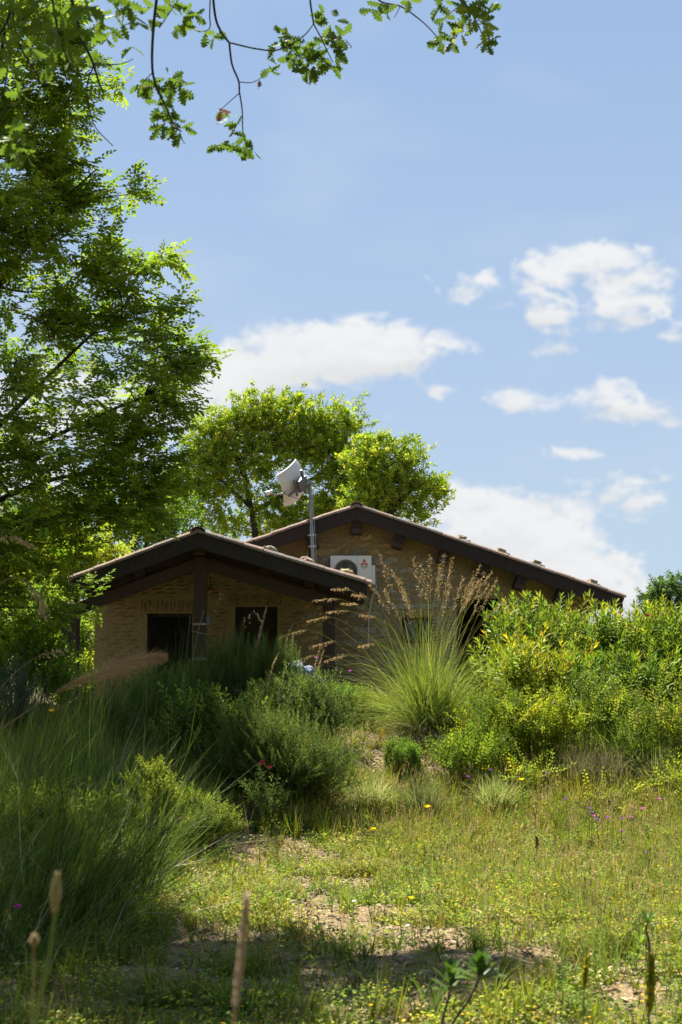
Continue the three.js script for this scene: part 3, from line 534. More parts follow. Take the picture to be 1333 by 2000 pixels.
G.oleander = [0, 1, 2, 3].map((k) => {
  const R = mulberry(240 + k), m = new MB(), tw = bend(V(0, 0, 0), V(0, 1, 0), .36, .05, 4, R, .1); m.color([.9, .9, .6]); m.tube(tw, [.005, .0045, .004, .0035, .002], 4);
  for (let w = 0; w < 7; w++) for (let j = 0; j < 3; j++) {
    const t = .12 + w * .145, i = Math.min(3, Math.floor(t * 4)), b = tw[i].clone().lerp(tw[i + 1], Math.min(1, t * 4 - i)), a = j * 2.094 + w * 1.05 + R() * .3, tip = lerp(1.1, .25, w / 6) + (R() - .5) * .2;
    const d = V(Math.cos(a) * Math.sin(tip), Math.cos(tip), Math.sin(a) * Math.sin(tip)), n = V(-Math.cos(a) * Math.cos(tip), Math.sin(tip) + .1, -Math.sin(a) * Math.cos(tip));
    const y = R(); m.color(y < .05 ? [2.0, 1.25, .6] : y < .1 ? [1.1, .62, 1.6] : w > 4 ? [1.25, 1.15, 1] : [1, 1, 1], rnd(R, .85, 1.15)); m.leaf(b, d, n, rnd(R, .10, .14) * (w > 5 ? .7 : 1), rnd(R, .019, .026), .2, .45, .2);
  }
  return m.build();
});

const col = (c, R, v = .18) => { const k = 1 + (R() - .5) * 2 * v; return new THREE.Color().setRGB(c[0] * k * (1 + (R() - .5) * v), c[1] * k, c[2] * k * (1 + (R() - .5) * v)); };
function mixCol(R, list, v) { return col(pick(R, list), R, v); }

// ------------------------------------------------------------------ trees
// lobes: { c, r: Vector3 (half axes), n (sprays) }
function makeTree(t, o) {
  const R = mulberry(o.seed), wood = new MB(), limb = new MB(); wood.color([1, 1, 1]); limb.color([1, 1, 1]);
  const nodes = [], addPath = (pts, r0, r1, mb, sides) => { mb.tube(pts, pts.map((_, k) => lerp(r0, r1, k / (pts.length - 1))), sides); pts.forEach((p, k) => nodes.push({ p, r: lerp(r0, r1, k / (pts.length - 1)) })); };
  for (const path of o.trunk) addPath(new THREE.CatmullRomCurve3(path.pts).getPoints(path.pts.length * 4), path.r0, path.r1, wood, 9);
  const root = o.trunk[0].pts[0];
  const lobes = [...o.lobes].sort((a, b) => a.c.distanceTo(o.fork) - b.c.distanceTo(o.fork)), places = o.geos.map(() => []);
  for (const l of lobes) {
    let best = null, bd = 1e9;
    for (const nd of nodes) { const d = nd.p.distanceTo(l.c) + Math.max(0, nd.p.y - l.c.y + .1) * (o.upward ?? 1.2) + (nd.r < .012 ? .6 : 0); if (d < bd) { bd = d; best = nd; } }
    const r0 = Math.min(best.r * .72, .012 + .02 * best.p.distanceTo(l.c)), mid = best.p.clone().lerp(l.c, .5).add(V((R() - .5) * .3, rnd(R, -.1, .25), (R() - .5) * .3).multiplyScalar(Math.min(1, best.p.distanceTo(l.c) * .4)));
    addPath(new THREE.CatmullRomCurve3([best.p, mid, l.c]).getPoints(7), Math.max(r0, .009), .006, limb, 5);
    const per = o.per ?? 12, nb = Math.max(3, Math.round(l.n / per));
    for (let k = 0; k < nb; k++) {
      const d = onSphere(R).multiply(l.r), len = d.length(), e = l.c.clone().add(d), st = l.c.clone().addScaledVector(d, -.1 * R());
      const pts = [st, st.clone().lerp(e, .5).add(V(0, rnd(R, -.05, .12) * len, 0)), e];
      limb.tube(pts, [.005, .0035, .0018], 3);
      for (let j = 0; j < per; j++) {
        const tt = Math.pow(R(), .6), p = tt < .5 ? pts[0].clone().lerp(pts[1], tt * 2) : pts[1].clone().lerp(pts[2], tt * 2 - 1);
        const jit = o.jit ?? .14; p.add(V((R() - .5) * jit * 2, (R() - .5) * jit * 1.4, (R() - .5) * jit * 2));
        const dir = d.clone().normalize().multiplyScalar(.8).add(onSphere(R).multiplyScalar(.8)).add(V(0, o.lift ?? .15, 0)); if (o.flatten) dir.y *= o.flatten; if (dir.lengthSq() < .01) dir.copy(UP); dir.normalize();
        const s = rnd(R, .75, 1.2) * (o.scale ?? 1), v = Math.floor(R() * o.geos.length);
        const mx = o.flatten ? (() => { // keep sprays nearly level
          const y = dir, z = V((R() - .5) * .7, 1, (R() - .5) * .7).addScaledVector(y, 0); z.addScaledVector(y, -z.dot(y)).normalize(); const x = V(0, 0, 0).crossVectors(y, z); return new THREE.Matrix4().makeBasis(x.multiplyScalar(s), y.clone().multiplyScalar(s), z.multiplyScalar(s)).setPosition(p); })()
          : frameMatrix(p, dir, R() * 6.28, s);
        places[v].push([mx, mixCol(R, o.colors, .2)]);
      }
    }
  }
  part('trunk', wood.build(), M.bark, t); part('branches', limb.build(), M.bark, t, 'stuff');
  o.geos.forEach((g, k) => places[k].length && scatter('crown', g, o.mat ?? M.leaf, places[k], t));
  return nodes;
}
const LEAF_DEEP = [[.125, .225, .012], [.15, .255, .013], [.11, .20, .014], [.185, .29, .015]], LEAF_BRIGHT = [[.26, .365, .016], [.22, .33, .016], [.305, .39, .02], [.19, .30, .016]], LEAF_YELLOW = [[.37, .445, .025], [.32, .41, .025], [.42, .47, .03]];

{ // ---------------- the tall tree on the left
  const D = 19.5, R = mulberry(31), base = gpos(at(-30, 1300, D).x, -D), t = thing('hornbeam_tree', 'tall leafy tree filling the left edge with layered fresh green foliage', 'tree');
  const P = (px, py, dz = 0) => at(px, py, D - dz);
  const edge = [[-250, 190], [0, 205], [150, 225], [240, 200], [300, 215], [400, 235], [450, 240], [500, 290], [560, 305], [600, 300], [650, 350], [700, 385], [760, 365], [820, 335], [880, 320], [950, 330], [1000, 300], [1050, 190], [1110, 65], [1160, 30]];
  const edgeAt = (y) => { let k = 0; while (k < edge.length - 2 && y > edge[k + 1][0]) k++; return lerp(edge[k][1], edge[k + 1][1], clamp((y - edge[k][0]) / (edge[k + 1][0] - edge[k][0]), 0, 1)); };
  const lobes = [];
  for (let y = 10; y <= 1110; y += 50) {
    const e = edgeAt(y), n = 5;
    for (let k = 0; k < n; k++) {
      const q = k / (n - 1), x = lerp(e - (y < 640 ? 128 : 86), -260, q) + (R() - .5) * 50, dz = (R() - .5) * 2 * lerp(.9, 2.2, Math.min(1, q * 1.6));
      if (R() < .12 && y > 650 && y < 980 && k > 0) continue;
      lobes.push({ c: P(x, y + (R() - .5) * 40, dz), r: V(rnd(R, .5, .74), rnd(R, .2, .32), rnd(R, .5, .85)), n: y > 640 && y < 840 ? 66 : y >= 840 ? 112 : 76 });
    }
    lobes.push({ c: P(e - (y < 640 ? 80 : 46), y + (R() - .5) * 20, (R() - .5) * .8), r: V(.31, .16, .4), n: 46 });
  }
  for (const [x, y] of [[372, 690], [380, 720], [350, 740], [300, 520], [312, 500], [250, 380], [225, 165], [325, 600], [355, 660], [330, 790], [320, 900], [315, 960], [300, 1015], [160, 1160], [100, 1190], [60, 1215], [20, 1150]]) lobes.push({ c: P(x, y, (R() - .5) * .6), r: V(.2, .11, .24), n: 24 });
  makeTree(t, { seed: 32, lobes, fork: P(10, 880), geos: G.horn, colors: [LEAF_DEEP[1], LEAF_DEEP[3], ...LEAF_BRIGHT, ...LEAF_BRIGHT, LEAF_YELLOW[1]], flatten: .5, lift: .1, jit: .16, per: 11, upward: 1.6,
    trunk: [{ pts: [gpos(at(-80, 1300, D).x, -D), P(-75, 1100), P(-70, 900), P(-60, 640), P(-30, 330), P(10, 60)], r0: .12, r1: .025 }, { pts: [P(-70, 900), P(40, 790), P(140, 690), P(240, 600)], r0: .045, r1: .012 }, { pts: [P(-72, 930), P(90, 860), P(220, 800), P(320, 760)], r0: .04, r1: .01 }, { pts: [P(-74, 1010), P(90, 940), P(200, 925), P(300, 950)], r0: .045, r1: .01 }, { pts: [P(-60, 640), P(40, 500), P(115, 400), P(190, 330)], r0: .04, r1: .01 }, { pts: [P(-45, 480), P(-75, 330), P(-100, 150), P(-120, -50)], r0: .05, r1: .012 }] });
}
function lobeTree(name, label, D, base, trunk, lobesPx, o, group) {
  const R = mulberry(o.seed + 1000), t = thing(name, label, 'tree', V(0, 0, 0), 0, group), P = (px, py, dz = 0) => at(px, py, D - dz), s = D / FPX;
  const lobes = []; for (const [x, y, r, dz = 0] of lobesPx) { const k = Math.max(2, Math.round((r / 34) ** 2 * 4)); for (let i = 0; i < k; i++) { const d = onSphere(R).multiplyScalar(r * (.3 + .7 * R())); lobes.push({ c: P(x + d.x, y + d.y, dz + d.z * s), r: V(1, .8, 1).multiplyScalar(r * s * .42), n: Math.max(10, (o.n ?? 50) * (r / 34) ** 2 / k * 1.5) }); } }
  makeTree(t, { ...o, lobes, fork: P(...o.fork), trunk: trunk.map(([pts, r0, r1]) => ({ pts: pts.map((q) => q[1] === 'g' ? gpos(at(q[0], 1000, D).x, -D, -.1) : P(...q)), r0, r1 })) });
}
lobeTree('oak_tree', 'broad leafy oak with forked dark trunk rising behind the roofs', 38, null,
  [[[[500, 'g'], [500, 1060], [492, 1000], [478, 930], [480, 850], [500, 790]], .11, .03], [[[490, 990], [455, 960], [420, 930], [395, 930]], .06, .02], [[[478, 930], [450, 860], [430, 830]], .08, .03], [[[492, 1000], [560, 960], [610, 880], [640, 850]], .08, .02], [[[560, 960], [620, 930], [660, 900]], .07, .02]],
  [[565, 792, 24], [540, 805, 30], [500, 800, 30], [475, 825, 34], [440, 850, 34], [415, 835, 24], [390, 880, 32], [370, 925, 30], [360, 965, 30], [400, 950, 28], [430, 900, 38], [480, 870, 40], [530, 840, 40], [580, 830, 38], [610, 860, 36], [640, 830, 30], [670, 815, 28], [685, 830, 18], [660, 860, 30], [640, 900, 38], [590, 900, 34], [540, 900, 34], [660, 950, 38], [620, 980, 38], [570, 1010, 34], [530, 1030, 34], [600, 1025, 30], [470, 1030, 26], [440, 1040, 24], [650, 1000, 34], [560, 960, 22], [350, 990, 24], [400, 1000, 18], [460, 870, 30], [445, 930, 28], [420, 965, 28], [470, 960, 24], [505, 930, 26], [560, 870, 30], [520, 800, 22], [600, 800, 22], [640, 870, 30], [330, 950, 26], [375, 900, 22], [520, 980, 24], [692, 872, 24], [702, 915, 28], [712, 958, 30], [690, 985, 28]],
  { seed: 41, fork: [480, 930], geos: G.oak, colors: [...LEAF_YELLOW, ...LEAF_BRIGHT, [.36, .46, .035]], scale: 1.1, jit: .4, per: 8, n: 84, lift: .35 });
lobeTree('oak_tree', 'round yellow green oak crown behind the ridge of the stone house', 36, null,
  [[[[770, 'g'], [765, 1060], [762, 960], [758, 900]], .15, .04], [[[765, 1000], [800, 960], [835, 940]], .06, .02]],
  [[755, 875, 36], [720, 880, 26], [785, 890, 30], [800, 925, 26], [745, 920, 38], [715, 930, 30], [770, 955, 36], [825, 940, 20], [855, 955, 12], [838, 958, 14], [725, 975, 34], [790, 985, 26], [820, 1000, 14], [755, 1005, 30], [700, 985, 26], [800, 1015, 14]],
  { seed: 43, fork: [762, 930], geos: G.oak, colors: [...LEAF_YELLOW, ...LEAF_BRIGHT, [.36, .46, .035]], scale: 1.1, jit: .36, per: 8, n: 84, lift: .35 });
lobeTree('distant_tree', 'small distant tree against the sky at the right edge above the oleanders', 55, null,
  [[[[1310, 'g'], [1312, 1200], [1308, 1160]], .12, .04]], [[1290, 1145, 13], [1300, 1165, 16], [1275, 1165, 10], [1318, 1180, 20], [1330, 1150, 14], [1345, 1140, 18], [1290, 1190, 16], [1340, 1200, 24], [1310, 1215, 26], [1370, 1170, 30], [1275, 1205, 14]],
  { seed: 45, fork: [1310, 1190], geos: G.oak, colors: [[.09, .16, .03], [.12, .2, .03]], scale: 1.4, jit: .4, per: 10, n: 90 });
// trees and tall bushes that close the left side behind the annex
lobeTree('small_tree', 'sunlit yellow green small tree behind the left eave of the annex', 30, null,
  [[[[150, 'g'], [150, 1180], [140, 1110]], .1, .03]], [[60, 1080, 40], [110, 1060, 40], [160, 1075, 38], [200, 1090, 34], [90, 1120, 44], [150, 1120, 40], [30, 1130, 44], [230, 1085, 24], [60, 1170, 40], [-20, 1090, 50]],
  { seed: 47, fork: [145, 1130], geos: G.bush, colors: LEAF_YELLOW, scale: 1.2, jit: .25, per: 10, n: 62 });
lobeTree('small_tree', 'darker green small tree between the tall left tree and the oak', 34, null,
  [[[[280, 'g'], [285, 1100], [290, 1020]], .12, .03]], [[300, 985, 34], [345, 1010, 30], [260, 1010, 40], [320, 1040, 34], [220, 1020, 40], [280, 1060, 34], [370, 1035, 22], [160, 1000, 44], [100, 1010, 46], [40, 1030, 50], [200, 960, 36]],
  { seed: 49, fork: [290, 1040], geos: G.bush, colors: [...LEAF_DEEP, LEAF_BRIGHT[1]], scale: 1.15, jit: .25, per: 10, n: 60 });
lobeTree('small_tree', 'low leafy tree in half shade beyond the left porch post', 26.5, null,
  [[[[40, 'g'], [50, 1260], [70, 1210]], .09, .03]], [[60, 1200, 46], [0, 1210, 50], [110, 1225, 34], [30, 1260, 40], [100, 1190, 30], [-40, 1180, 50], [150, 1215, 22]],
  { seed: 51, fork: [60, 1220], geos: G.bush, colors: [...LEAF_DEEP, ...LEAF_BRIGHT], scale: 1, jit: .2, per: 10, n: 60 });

// ---------------- the oak whose boughs hang into the top of the picture
function oakLeafGeo(seed) {
  const R = mulberry(seed), half = []; const n = 4; let y = .12;
  half.push([.018, 0], [.02, .08]);
  for (let k = 0; k < n; k++) { const w = [.16, .25, .30, .22][k] * rnd(R, .85, 1.15), s = .20; half.push([w, y + s * .45], [w * .98, y + s * .8], [w * .42, y + s * 1.02]); y += s; }
  half.push([.10, y + .07], [0, y + .11]);
  const s = new THREE.Shape(); s.moveTo(0, 0); half.forEach((p) => s.lineTo(p[0], p[1])); [...half].reverse().slice(1).forEach((p) => s.lineTo(-p[0] * rnd(R, .85, 1.1), p[1] + .02)); s.closePath();
  const g = new THREE.ShapeGeometry(s, 1), q = g.attributes.position, c = new Float32Array(q.count * 3).fill(1);
  const wave = rnd(R, -.12, .12), curl = rnd(R, .05, .3);
  for (let i = 0; i < q.count; i++) { const x = q.getX(i), yy = q.getY(i); q.setZ(i, Math.abs(x) * rnd(R, .25, .4) - yy * yy * curl + wave * Math.sin(yy * 6) * .3); }
  g.setAttribute('color', new THREE.BufferAttribute(c, 3)); g.computeVertexNormals(); return g;
}
{
  const R = mulberry(61), t = thing('overhanging_oak', 'oak whose lobed leaves and thin twigs hang from the top edge against the sky', 'tree'), D0 = 7.6;
  const trunkBase = gpos(-5.2, -5.5, -.1), fork = V(-4.6, 5.2, -6.2), lobes = [];
  const clear = (p, r) => p.y - r * .8 > 1.6 + .497 * -p.z + .35 || p.x < .26 * p.z - r - .6 || p.x > -.26 * p.z + r + .6;
  const bough = (px, py, r, n = 1) => { for (let k = 0; k < n; k++) { const g = groundAt(px + (R() - .5) * 50, py + (R() - .5) * 16); let h = 6.2 + R(); for (;; h += .15) { const p = g.clone().addScaledVector(SUN, h / SUN.y); if (clear(p, r)) { lobes.push({ c: p, r: V(r, r * .6, r), n: 130 * (r / .5) ** 2 }); break; } } } };
  for (let y = 1850; y <= 2000; y += 50) for (let x = -60; x <= 560; x += 105) if (R() < .74) bough(x, y, rnd(R, .38, .55));
  for (let y = 1620; y <= 1830; y += 55) for (let x = -80; x <= 230 - (1750 - y) * .9; x += 120) if (R() < .75) bough(x, y, rnd(R, .4, .6));
  for (let D = 9.2; D <= 13; D += .75) for (let x = -.27 * D - .3; x < -.115 * D - .25; x += .62) if (R() < .66) { const r = rnd(R, .36, .52), g = V(x + (R() - .5) * .4, .75, -D); for (let h = 5.5 + R(); ; h += .15) { const p = g.clone().addScaledVector(SUN, h / SUN.y); if (clear(p, r)) { lobes.push({ c: p, r: V(r, r * .6, r), n: 130 * (r / .5) ** 2 }); break; } } }
  for (const [x, y, r] of [[640, 1880, .34], [720, 1895, .36], [800, 1905, .36], [880, 1915, .34], [960, 1880, .3], [590, 1840, .3], [660, 1925, .3]]) bough(x, y, r);
  for (let k = 0; k < 200 && k < 26; k++) { const p = V(rnd(R, -7, 4), rnd(R, 8, 11.5), -rnd(R, 0, 7)); lobes.push({ c: p, r: V(1, .6, 1), n: 110 }); }
  const leaves = [0, 1, 2, 3, 4].map((k) => oakLeafGeo(300 + k));
  const up = (p, h = .5) => p.clone().add(V(0, h, 0));
  // twigs that hang into view: pixel paths on the photograph at the distance of the bough
  const twigs = [
    [[[415, -90], [417, 0], [425, 45], [440, 75], [448, 83]], 7.4, 4.2, 3.2], [[[448, 83], [453, 125], [466, 160], [468, 180]], 7.4, 3.2, 2.6], [[[468, 180], [474, 215], [476, 255], [482, 288]], 7.4, 2.4, 1.4],
    [[[448, 83], [500, 95], [540, 98], [572, 84], [598, 66], [612, 46]], 7.3, 2.6, 1.7], [[[466, 160], [492, 161], [512, 152]], 7.4, 1.6, 1], [[[468, 182], [448, 200], [428, 216]], 7.4, 1.5, 1], [[[476, 272], [462, 285], [448, 290]], 7.4, 1.4, .9],
    [[[602, -90], [607, 0], [612, 45]], 7.2, 3.4, 2.6], [[[612, 45], [626, 72], [640, 100], [650, 122]], 7.2, 2.2, 1.2], [[[626, 73], [645, 72], [662, 76]], 7.2, 1.5, 1], [[[572, 84], [582, 105], [600, 118]], 7.2, 1.3, .9],
    [[[315, -90], [308, -10], [300, 60], [299, 140], [308, 175], [322, 205], [336, 235], [350, 255]], 6.6, 4.6, 1.8], [[[300, 140], [290, 150], [281, 160]], 6.6, 1.5, 1],
    [[[690, -90], [740, 0], [782, 12], [815, 35], [838, 55], [858, 78]], 7.8, 3.0, 1.5], [[[880, -90], [905, 0], [925, 30], [945, 72], [952, 100]], 7.6, 3.0, 1.3], [[[782, 12], [775, 25], [770, 35]], 7.8, 1.4, .9], [[[905, 5], [880, 25], [868, 40]], 7.6, 1.6, 1],
    [[[222, -90], [224, 0], [232, 20], [262, 32], [285, 46]], 7.0, 3.6, 1.8], [[[360, -90], [352, -10], [330, 25], [312, 55]], 7.0, 2.6, 1.5], [[[413, -60], [411, 30], [409, 55], [392, 62], [380, 58]], 7.4, 2.2, 1.2],
    [[[120, -90], [150, 42], [165, 85], [182, 122], [194, 160], [200, 178]], 6.4, 5.0, 2.2], [[[183, 123], [215, 126], [240, 124], [260, 115]], 6.4, 1.8, 1], [[[183, 130], [172, 160], [172, 195], [186, 245], [222, 285]], 6.4, 2.0, 1.2], [[[90, -90], [112, 50], [125, 95], [142, 140]], 6.4, 3.4, 1.6], [[[25, -90], [30, 70], [50, 110], [70, 140]], 6.2, 3.4, 1.6], [[[40, -60], [10, 50], [-20, 90]], 6.2, 4.2, 2.6], [[[-10, 90], [12, 120], [8, 180], [4, 240]], 6.2, 2.4, 1.2],
  ];
  const tops = [];
  for (const [pts, D, r0, r1] of twigs) { const c = new THREE.CatmullRomCurve3(pts.map(([x, y], k) => at(x + (k ? (R() - .5) * 3 : 0), y, D + (R() - .5) * .05))).getPoints(pts.length * 3); const W = new MB(); W.tube(c, c.map((_, k) => lerp(r0, r1, k / (c.length - 1)) * .001 * 1.9), 5); part('twig', W.build(), M.bark, t); if (pts[0][1] < 0) tops.push([c[0], r0 * .0019]); }
  // boughs out of view that carry the hanging twigs
  const carriers = [];
  for (const [p, r] of tops) carriers.push({ pts: [p, p.clone().add(V(-.1 + R() * .2, .35, -.1)), V(p.x * .7 - .5, p.y + .95, p.z - .25)], r0: r, r1: r * 2 });
  const nodes = makeTree(t, { seed: 62, lobes, fork, geos: G.oak, mat: M.oakLeaf, colors: [...LEAF_DEEP, ...LEAF_BRIGHT], scale: 1.0, jit: .2, per: 12, lift: .1,
    trunk: [{ pts: [trunkBase, V(-5.1, 2, -5.6), V(-4.9, 4, -5.9), fork], r0: .42, r1: .3 }, { pts: [fork, V(-3, 6.4, -7), V(-.5, 7.2, -7.6), V(2.2, 7.6, -8.2), V(4.2, 7.9, -8.6)], r0: .2, r1: .05 }, { pts: [fork, V(-4, 7, -8.5), V(-2.2, 8.4, -11), V(-.5, 9.2, -13)], r0: .18, r1: .05 }, { pts: [fork, V(-3, 6.5, -5), V(-1, 7.4, -3.5), V(2, 8, -3)], r0: .16, r1: .05 }, { pts: [V(-.5, 7.2, -7.6), V(.6, 8, -9.5), V(2, 8.8, -11.5)], r0: .09, r1: .03 }, { pts: [V(-3, 6.4, -7), V(-2.5, 6.3, -7.0), V(-1.2, 6.1, -7.0), V(.3, 6.15, -7.3), V(1.4, 6.3, -7.6)], r0: .07, r1: .02 }, ...carriers] });
  const clusters = [[545, 75, 22], [535, 92, 14], [590, 95, 38], [612, 122, 34], [645, 98, 34], [648, 48, 28], [632, 25, 16], [570, 118, 22], [648, 135, 20], [600, 140, 20], [665, 75, 22], [560, 65, 16], [527, 138, 16], [538, 128, 12], [508, 158, 10, 1], [432, 216, 12, 1], [447, 232, 16], [462, 245, 16], [432, 288, 20], [450, 292, 18], [478, 290, 16], [492, 295, 18], [478, 270, 14], [300, 168, 24], [332, 158, 26], [352, 178, 24], [312, 205, 24], [336, 212, 20], [330, 240, 26], [352, 258, 24], [316, 250, 18], [276, 170, 14], [297, 172, 12, 1], [726, 22, 14], [740, 10, 14], [757, 25, 16], [800, 6, 16], [868, 40, 20], [858, 15, 18], [880, 82, 26], [862, 88, 18], [902, 62, 24, 2], [920, 32, 30, 2], [942, 50, 28, 2], [950, 85, 20], [900, 12, 24], [960, 25, 20, 2], [935, 8, 20, 2], [250, 12, 20], [300, 18, 24], [332, 12, 24], [358, 34, 22], [380, 32, 16], [292, 42, 16], [345, 55, 14], [375, 55, 12], [400, 70, 12], [418, 78, 16], [272, 48, 10], [240, 50, 16, 2], [258, 95, 14, 2], [215, 60, 20, 2], [205, 78, 18], [20, 128, 20, 2], [48, 62, 22], [102, 98, 18, 2], [132, 96, 16, 2], [146, 112, 18, 2], [95, 132, 16], [32, 252, 22, 2], [46, 296, 22, 2], [18, 278, 18, 2], [86, 58, 24], [40, 186, 16, 2], [122, 28, 26], [170, 18, 28], [200, 40, 24], [70, 20, 28], [30, 20, 28], [86, 140, 8, 1], [112, 128, 12, 1], [150, 60, 22], [60, 100, 20], [10, 80, 24], [110, 70, 20], [225, 15, 22], [15, 330, 14, 2], [70, 230, 14, 2], [185, 105, 14, 2]];
  const mats = [[[.09, .155, .014], [.115, .19, .016], [.075, .125, .014]], [[.11, .05, .02], [.15, .06, .022]], [[.24, .31, .018], [.28, .33, .02]]].map((l, i) => l.map((c) => { const m = M.oakLeaf.clone(); m.color.setRGB(...c); m.name = ['oak_leaf_green', 'oak_leaf_withered', 'oak_leaf_yellow'][i]; return m; }));
  const rest = []; let made = 0;
  for (const [px, py, r, kind = 0] of clusters) {
    const D = px < 210 ? rnd(R, 5.9, 6.6) : px < 400 ? 6.7 : 7.4, n = Math.max(2, Math.round(r * r / 68));
    for (let k = 0; k < n; k++) {
      const a = R() * 6.28, q = Math.sqrt(R()) * r * .75, p = at(px + Math.cos(a) * q, py + Math.sin(a) * q, D + (R() - .5) * .16), s = rnd(R, .062, .09) * (kind === 1 ? .8 : 1);
      const dir = V(Math.cos(a) * .8 + (R() - .5) * .5, -Math.sin(a) * .7 - .35, (R() - .5) * 1.0).normalize(), m = frameMatrix(p.addScaledVector(dir, -s * .4), dir, R() * 6.28, s), mat = pick(R, mats[kind === 2 && R() < .35 ? 0 : kind]);
      if (made < 298) { const l = part('leaf', pick(R, leaves), mat, t); l.applyMatrix4(m); made++; } else rest.push(pick(R, leaves).clone().applyMatrix4(m));
    }
  }
  if (rest.length) part('foliage', mergeGeometries(rest), mats[0][1], t, 'stuff');
}

// unseen trees added behind the viewer to keep low sky off the house
{
  const R = mulberry(91), t = thing('added_blocker_tree', 'unseen tall tree added to block low sky from behind, first of the row', 'tree', V(-30, -.5, 30), 0, 'added sky blocker row behind the viewer'), lobes = [];
  t.scale.setScalar(1.35);
  for (let k = 0; k < 34; k++) { const y = rnd(R, 1.5, 13), q = Math.sqrt(Math.max(.1, 1 - ((y - 6.5) / 8) ** 2)) * 3.1, a = R() * 6.28, d = Math.sqrt(R()) * q; lobes.push({ c: V(Math.cos(a) * d, y, Math.sin(a) * d), r: V(1.4, .9, 1.4), n: 80 }); }
  makeTree(t, { seed: 92, lobes, fork: V(0, 4, 0), geos: G.oak, colors: LEAF_DEEP, scale: 2.4, jit: .4, per: 10, trunk: [{ pts: [V(0, 0, 0), V(.1, 2, 0), V(0, 4, .1), V(.1, 9, 0)], r0: .3, r1: .08 }] });
  const ord = ['second', 'third', 'fourth', 'fifth', 'sixth', 'seventh', 'eighth'];
  [[-22, 33], [-14, 29], [-6, 33], [2, 30], [10, 32], [18, 29], [27, 32]].forEach(([x, z], k) => copyThing(t, V(x, -.5, z), k * 1.7, `unseen tall tree added to block low sky from behind, ${ord[k]} of the row`, 1.3 + (k % 3) * .15));
}
// ------------------------------------------------------------------ shrubs
function bush(name, label, category, px, D, w, h, o, group) {
  const R = mulberry(o.seed), b = gpos(at(px, 1000, D).x, -D, -.03), t = thing(name, label, category, b, 0, group), S = new MB(), d = o.depth ?? w * .8; S.color(o.stemCol ?? [.9, .8, .6]);
  const places = o.geos.map(() => []), stems = o.stems ?? 26, per = Math.ceil(o.n / stems);
  for (let k = 0; k < stems; k++) {
    const a = R() * 6.28, q = Math.sqrt(R()), top = h * Math.sqrt(Math.max(.06, 1 - q * q * (o.dome ?? .8))) * rnd(R, .78, 1.04), tip = V(Math.cos(a) * q * w / 2 + (o.leanX ?? 0) * top, top, Math.sin(a) * q * d / 2), foot = V(tip.x * (o.foot ?? .25) + (R() - .5) * .08, 0, tip.z * (o.foot ?? .25));
    const c = new THREE.CatmullRomCurve3([foot, foot.clone().lerp(tip, .5).add(V((R() - .5) * .1, .08 * h, (R() - .5) * .1)), tip]).getPoints(6); S.tube(c, c.map((_, i) => lerp(o.stemR ?? .007, .002, i / 6)), 4);
    for (let j = 0; j < per; j++) {
      const tt = lerp(o.from ?? .35, 1, Math.pow(R(), o.bias ?? .7)), i = Math.min(5, Math.floor(tt * 6)), p = c[i].clone().lerp(c[i + 1], tt * 6 - i), jit = o.jit ?? .1; p.add(V((R() - .5) * 2 * jit, (R() - .5) * jit, (R() - .5) * 2 * jit));
      const dir = tip.clone().sub(foot).normalize().multiplyScalar(o.along ?? .7).add(onSphere(R).multiplyScalar(o.spread ?? .7)).add(V(0, o.lift ?? .4, 0)).normalize(), s = rnd(R, .75, 1.2) * (o.scale ?? 1), v = Math.floor(R() * o.geos.length);
      if (p.y < .03) continue;
      places[v].push([frameMatrix(p, dir, R() * 6.28, s), mixCol(R, o.colors, o.vary ?? .2)]);
    }
  }
  part('stems', S.build(), M.bark, t, 'stuff');
  o.geos.forEach((g, k) => places[k].length && scatter('foliage', g, o.mat ?? M.leaf, places[k], t));
  if (o.flowers) for (const [fx, fy, fz, c, s, nm] of o.flowers) { const f = part(nm ?? 'flower', flowerGeo(Math.round(fx * 100) + 7, s), petalMat(c), t); f.position.set(fx, fy, fz); f.rotation.set(.7, fx * 9, 0); }
  return t;
}
const petals = new Map(); function petalMat(c) { const k = c.join(); if (!petals.has(k)) { const m = M.petal.clone(); m.color.setRGB(...c); petals.set(k, m); } return petals.get(k); }
function flowerGeo(seed, s) { const R = mulberry(seed), m = new MB(); for (let k = 0; k < 7; k++) { const a = k * .9 + R() * .2, e = rnd(R, .2, .9); m.color([1, 1, 1], rnd(R, .8, 1.2)); m.leaf(V(0, 0, 0), V(Math.cos(a) * Math.cos(e), Math.sin(e), Math.sin(a) * Math.cos(e)), V(-Math.cos(a) * .3, 1, -Math.sin(a) * .3), s * .6, s * .42, .2, .55, -.1); } return m.build(); }

const OLE = [[.15, .25, .014], [.19, .28, .016], [.235, .305, .016], [.115, .20, .014], [.29, .325, .018]];
const ole = (label, px, D, w, h, seed, extra = {}) => bush('oleander_bush', label, 'shrub', px, D, w, h, { seed, geos: G.oleander, mat: M.gloss, n: Math.round(165 * w * h), stems: Math.round(34 * w), colors: OLE, dome: .35, foot: .45, from: .22, bias: .9, lift: .7, spread: .75, jit: .15, stemR: .009, vary: .28, depth: 1.3, scale: 1.05, ...extra });
ole('tall oleander bush in front of the dark doorway, nearest the feather grass', 1035, 19.2, 1.0, 1.52, 401);
ole('broad oleander bush under the sloping verge board', 1130, 18.8, 1.35, 1.24, 402);
ole('oleander bush with small red buds at the right end of the house roof', 1235, 18.5, 1.25, 1.3, 403, { flowers: [[.1, 1.36, .3, [.35, .03, .04], .07], [.36, 1.4, .2, [.35, .03, .04], .07], [-.25, 1.4, .3, [.4, .05, .05], .05]] });
ole('oleander bush cut by the right edge under the distant tree', 1340, 18.3, 1.3, 1.26, 404, { flowers: [[-.1, 1.36, .3, [.35, .03, .04], .06]] });
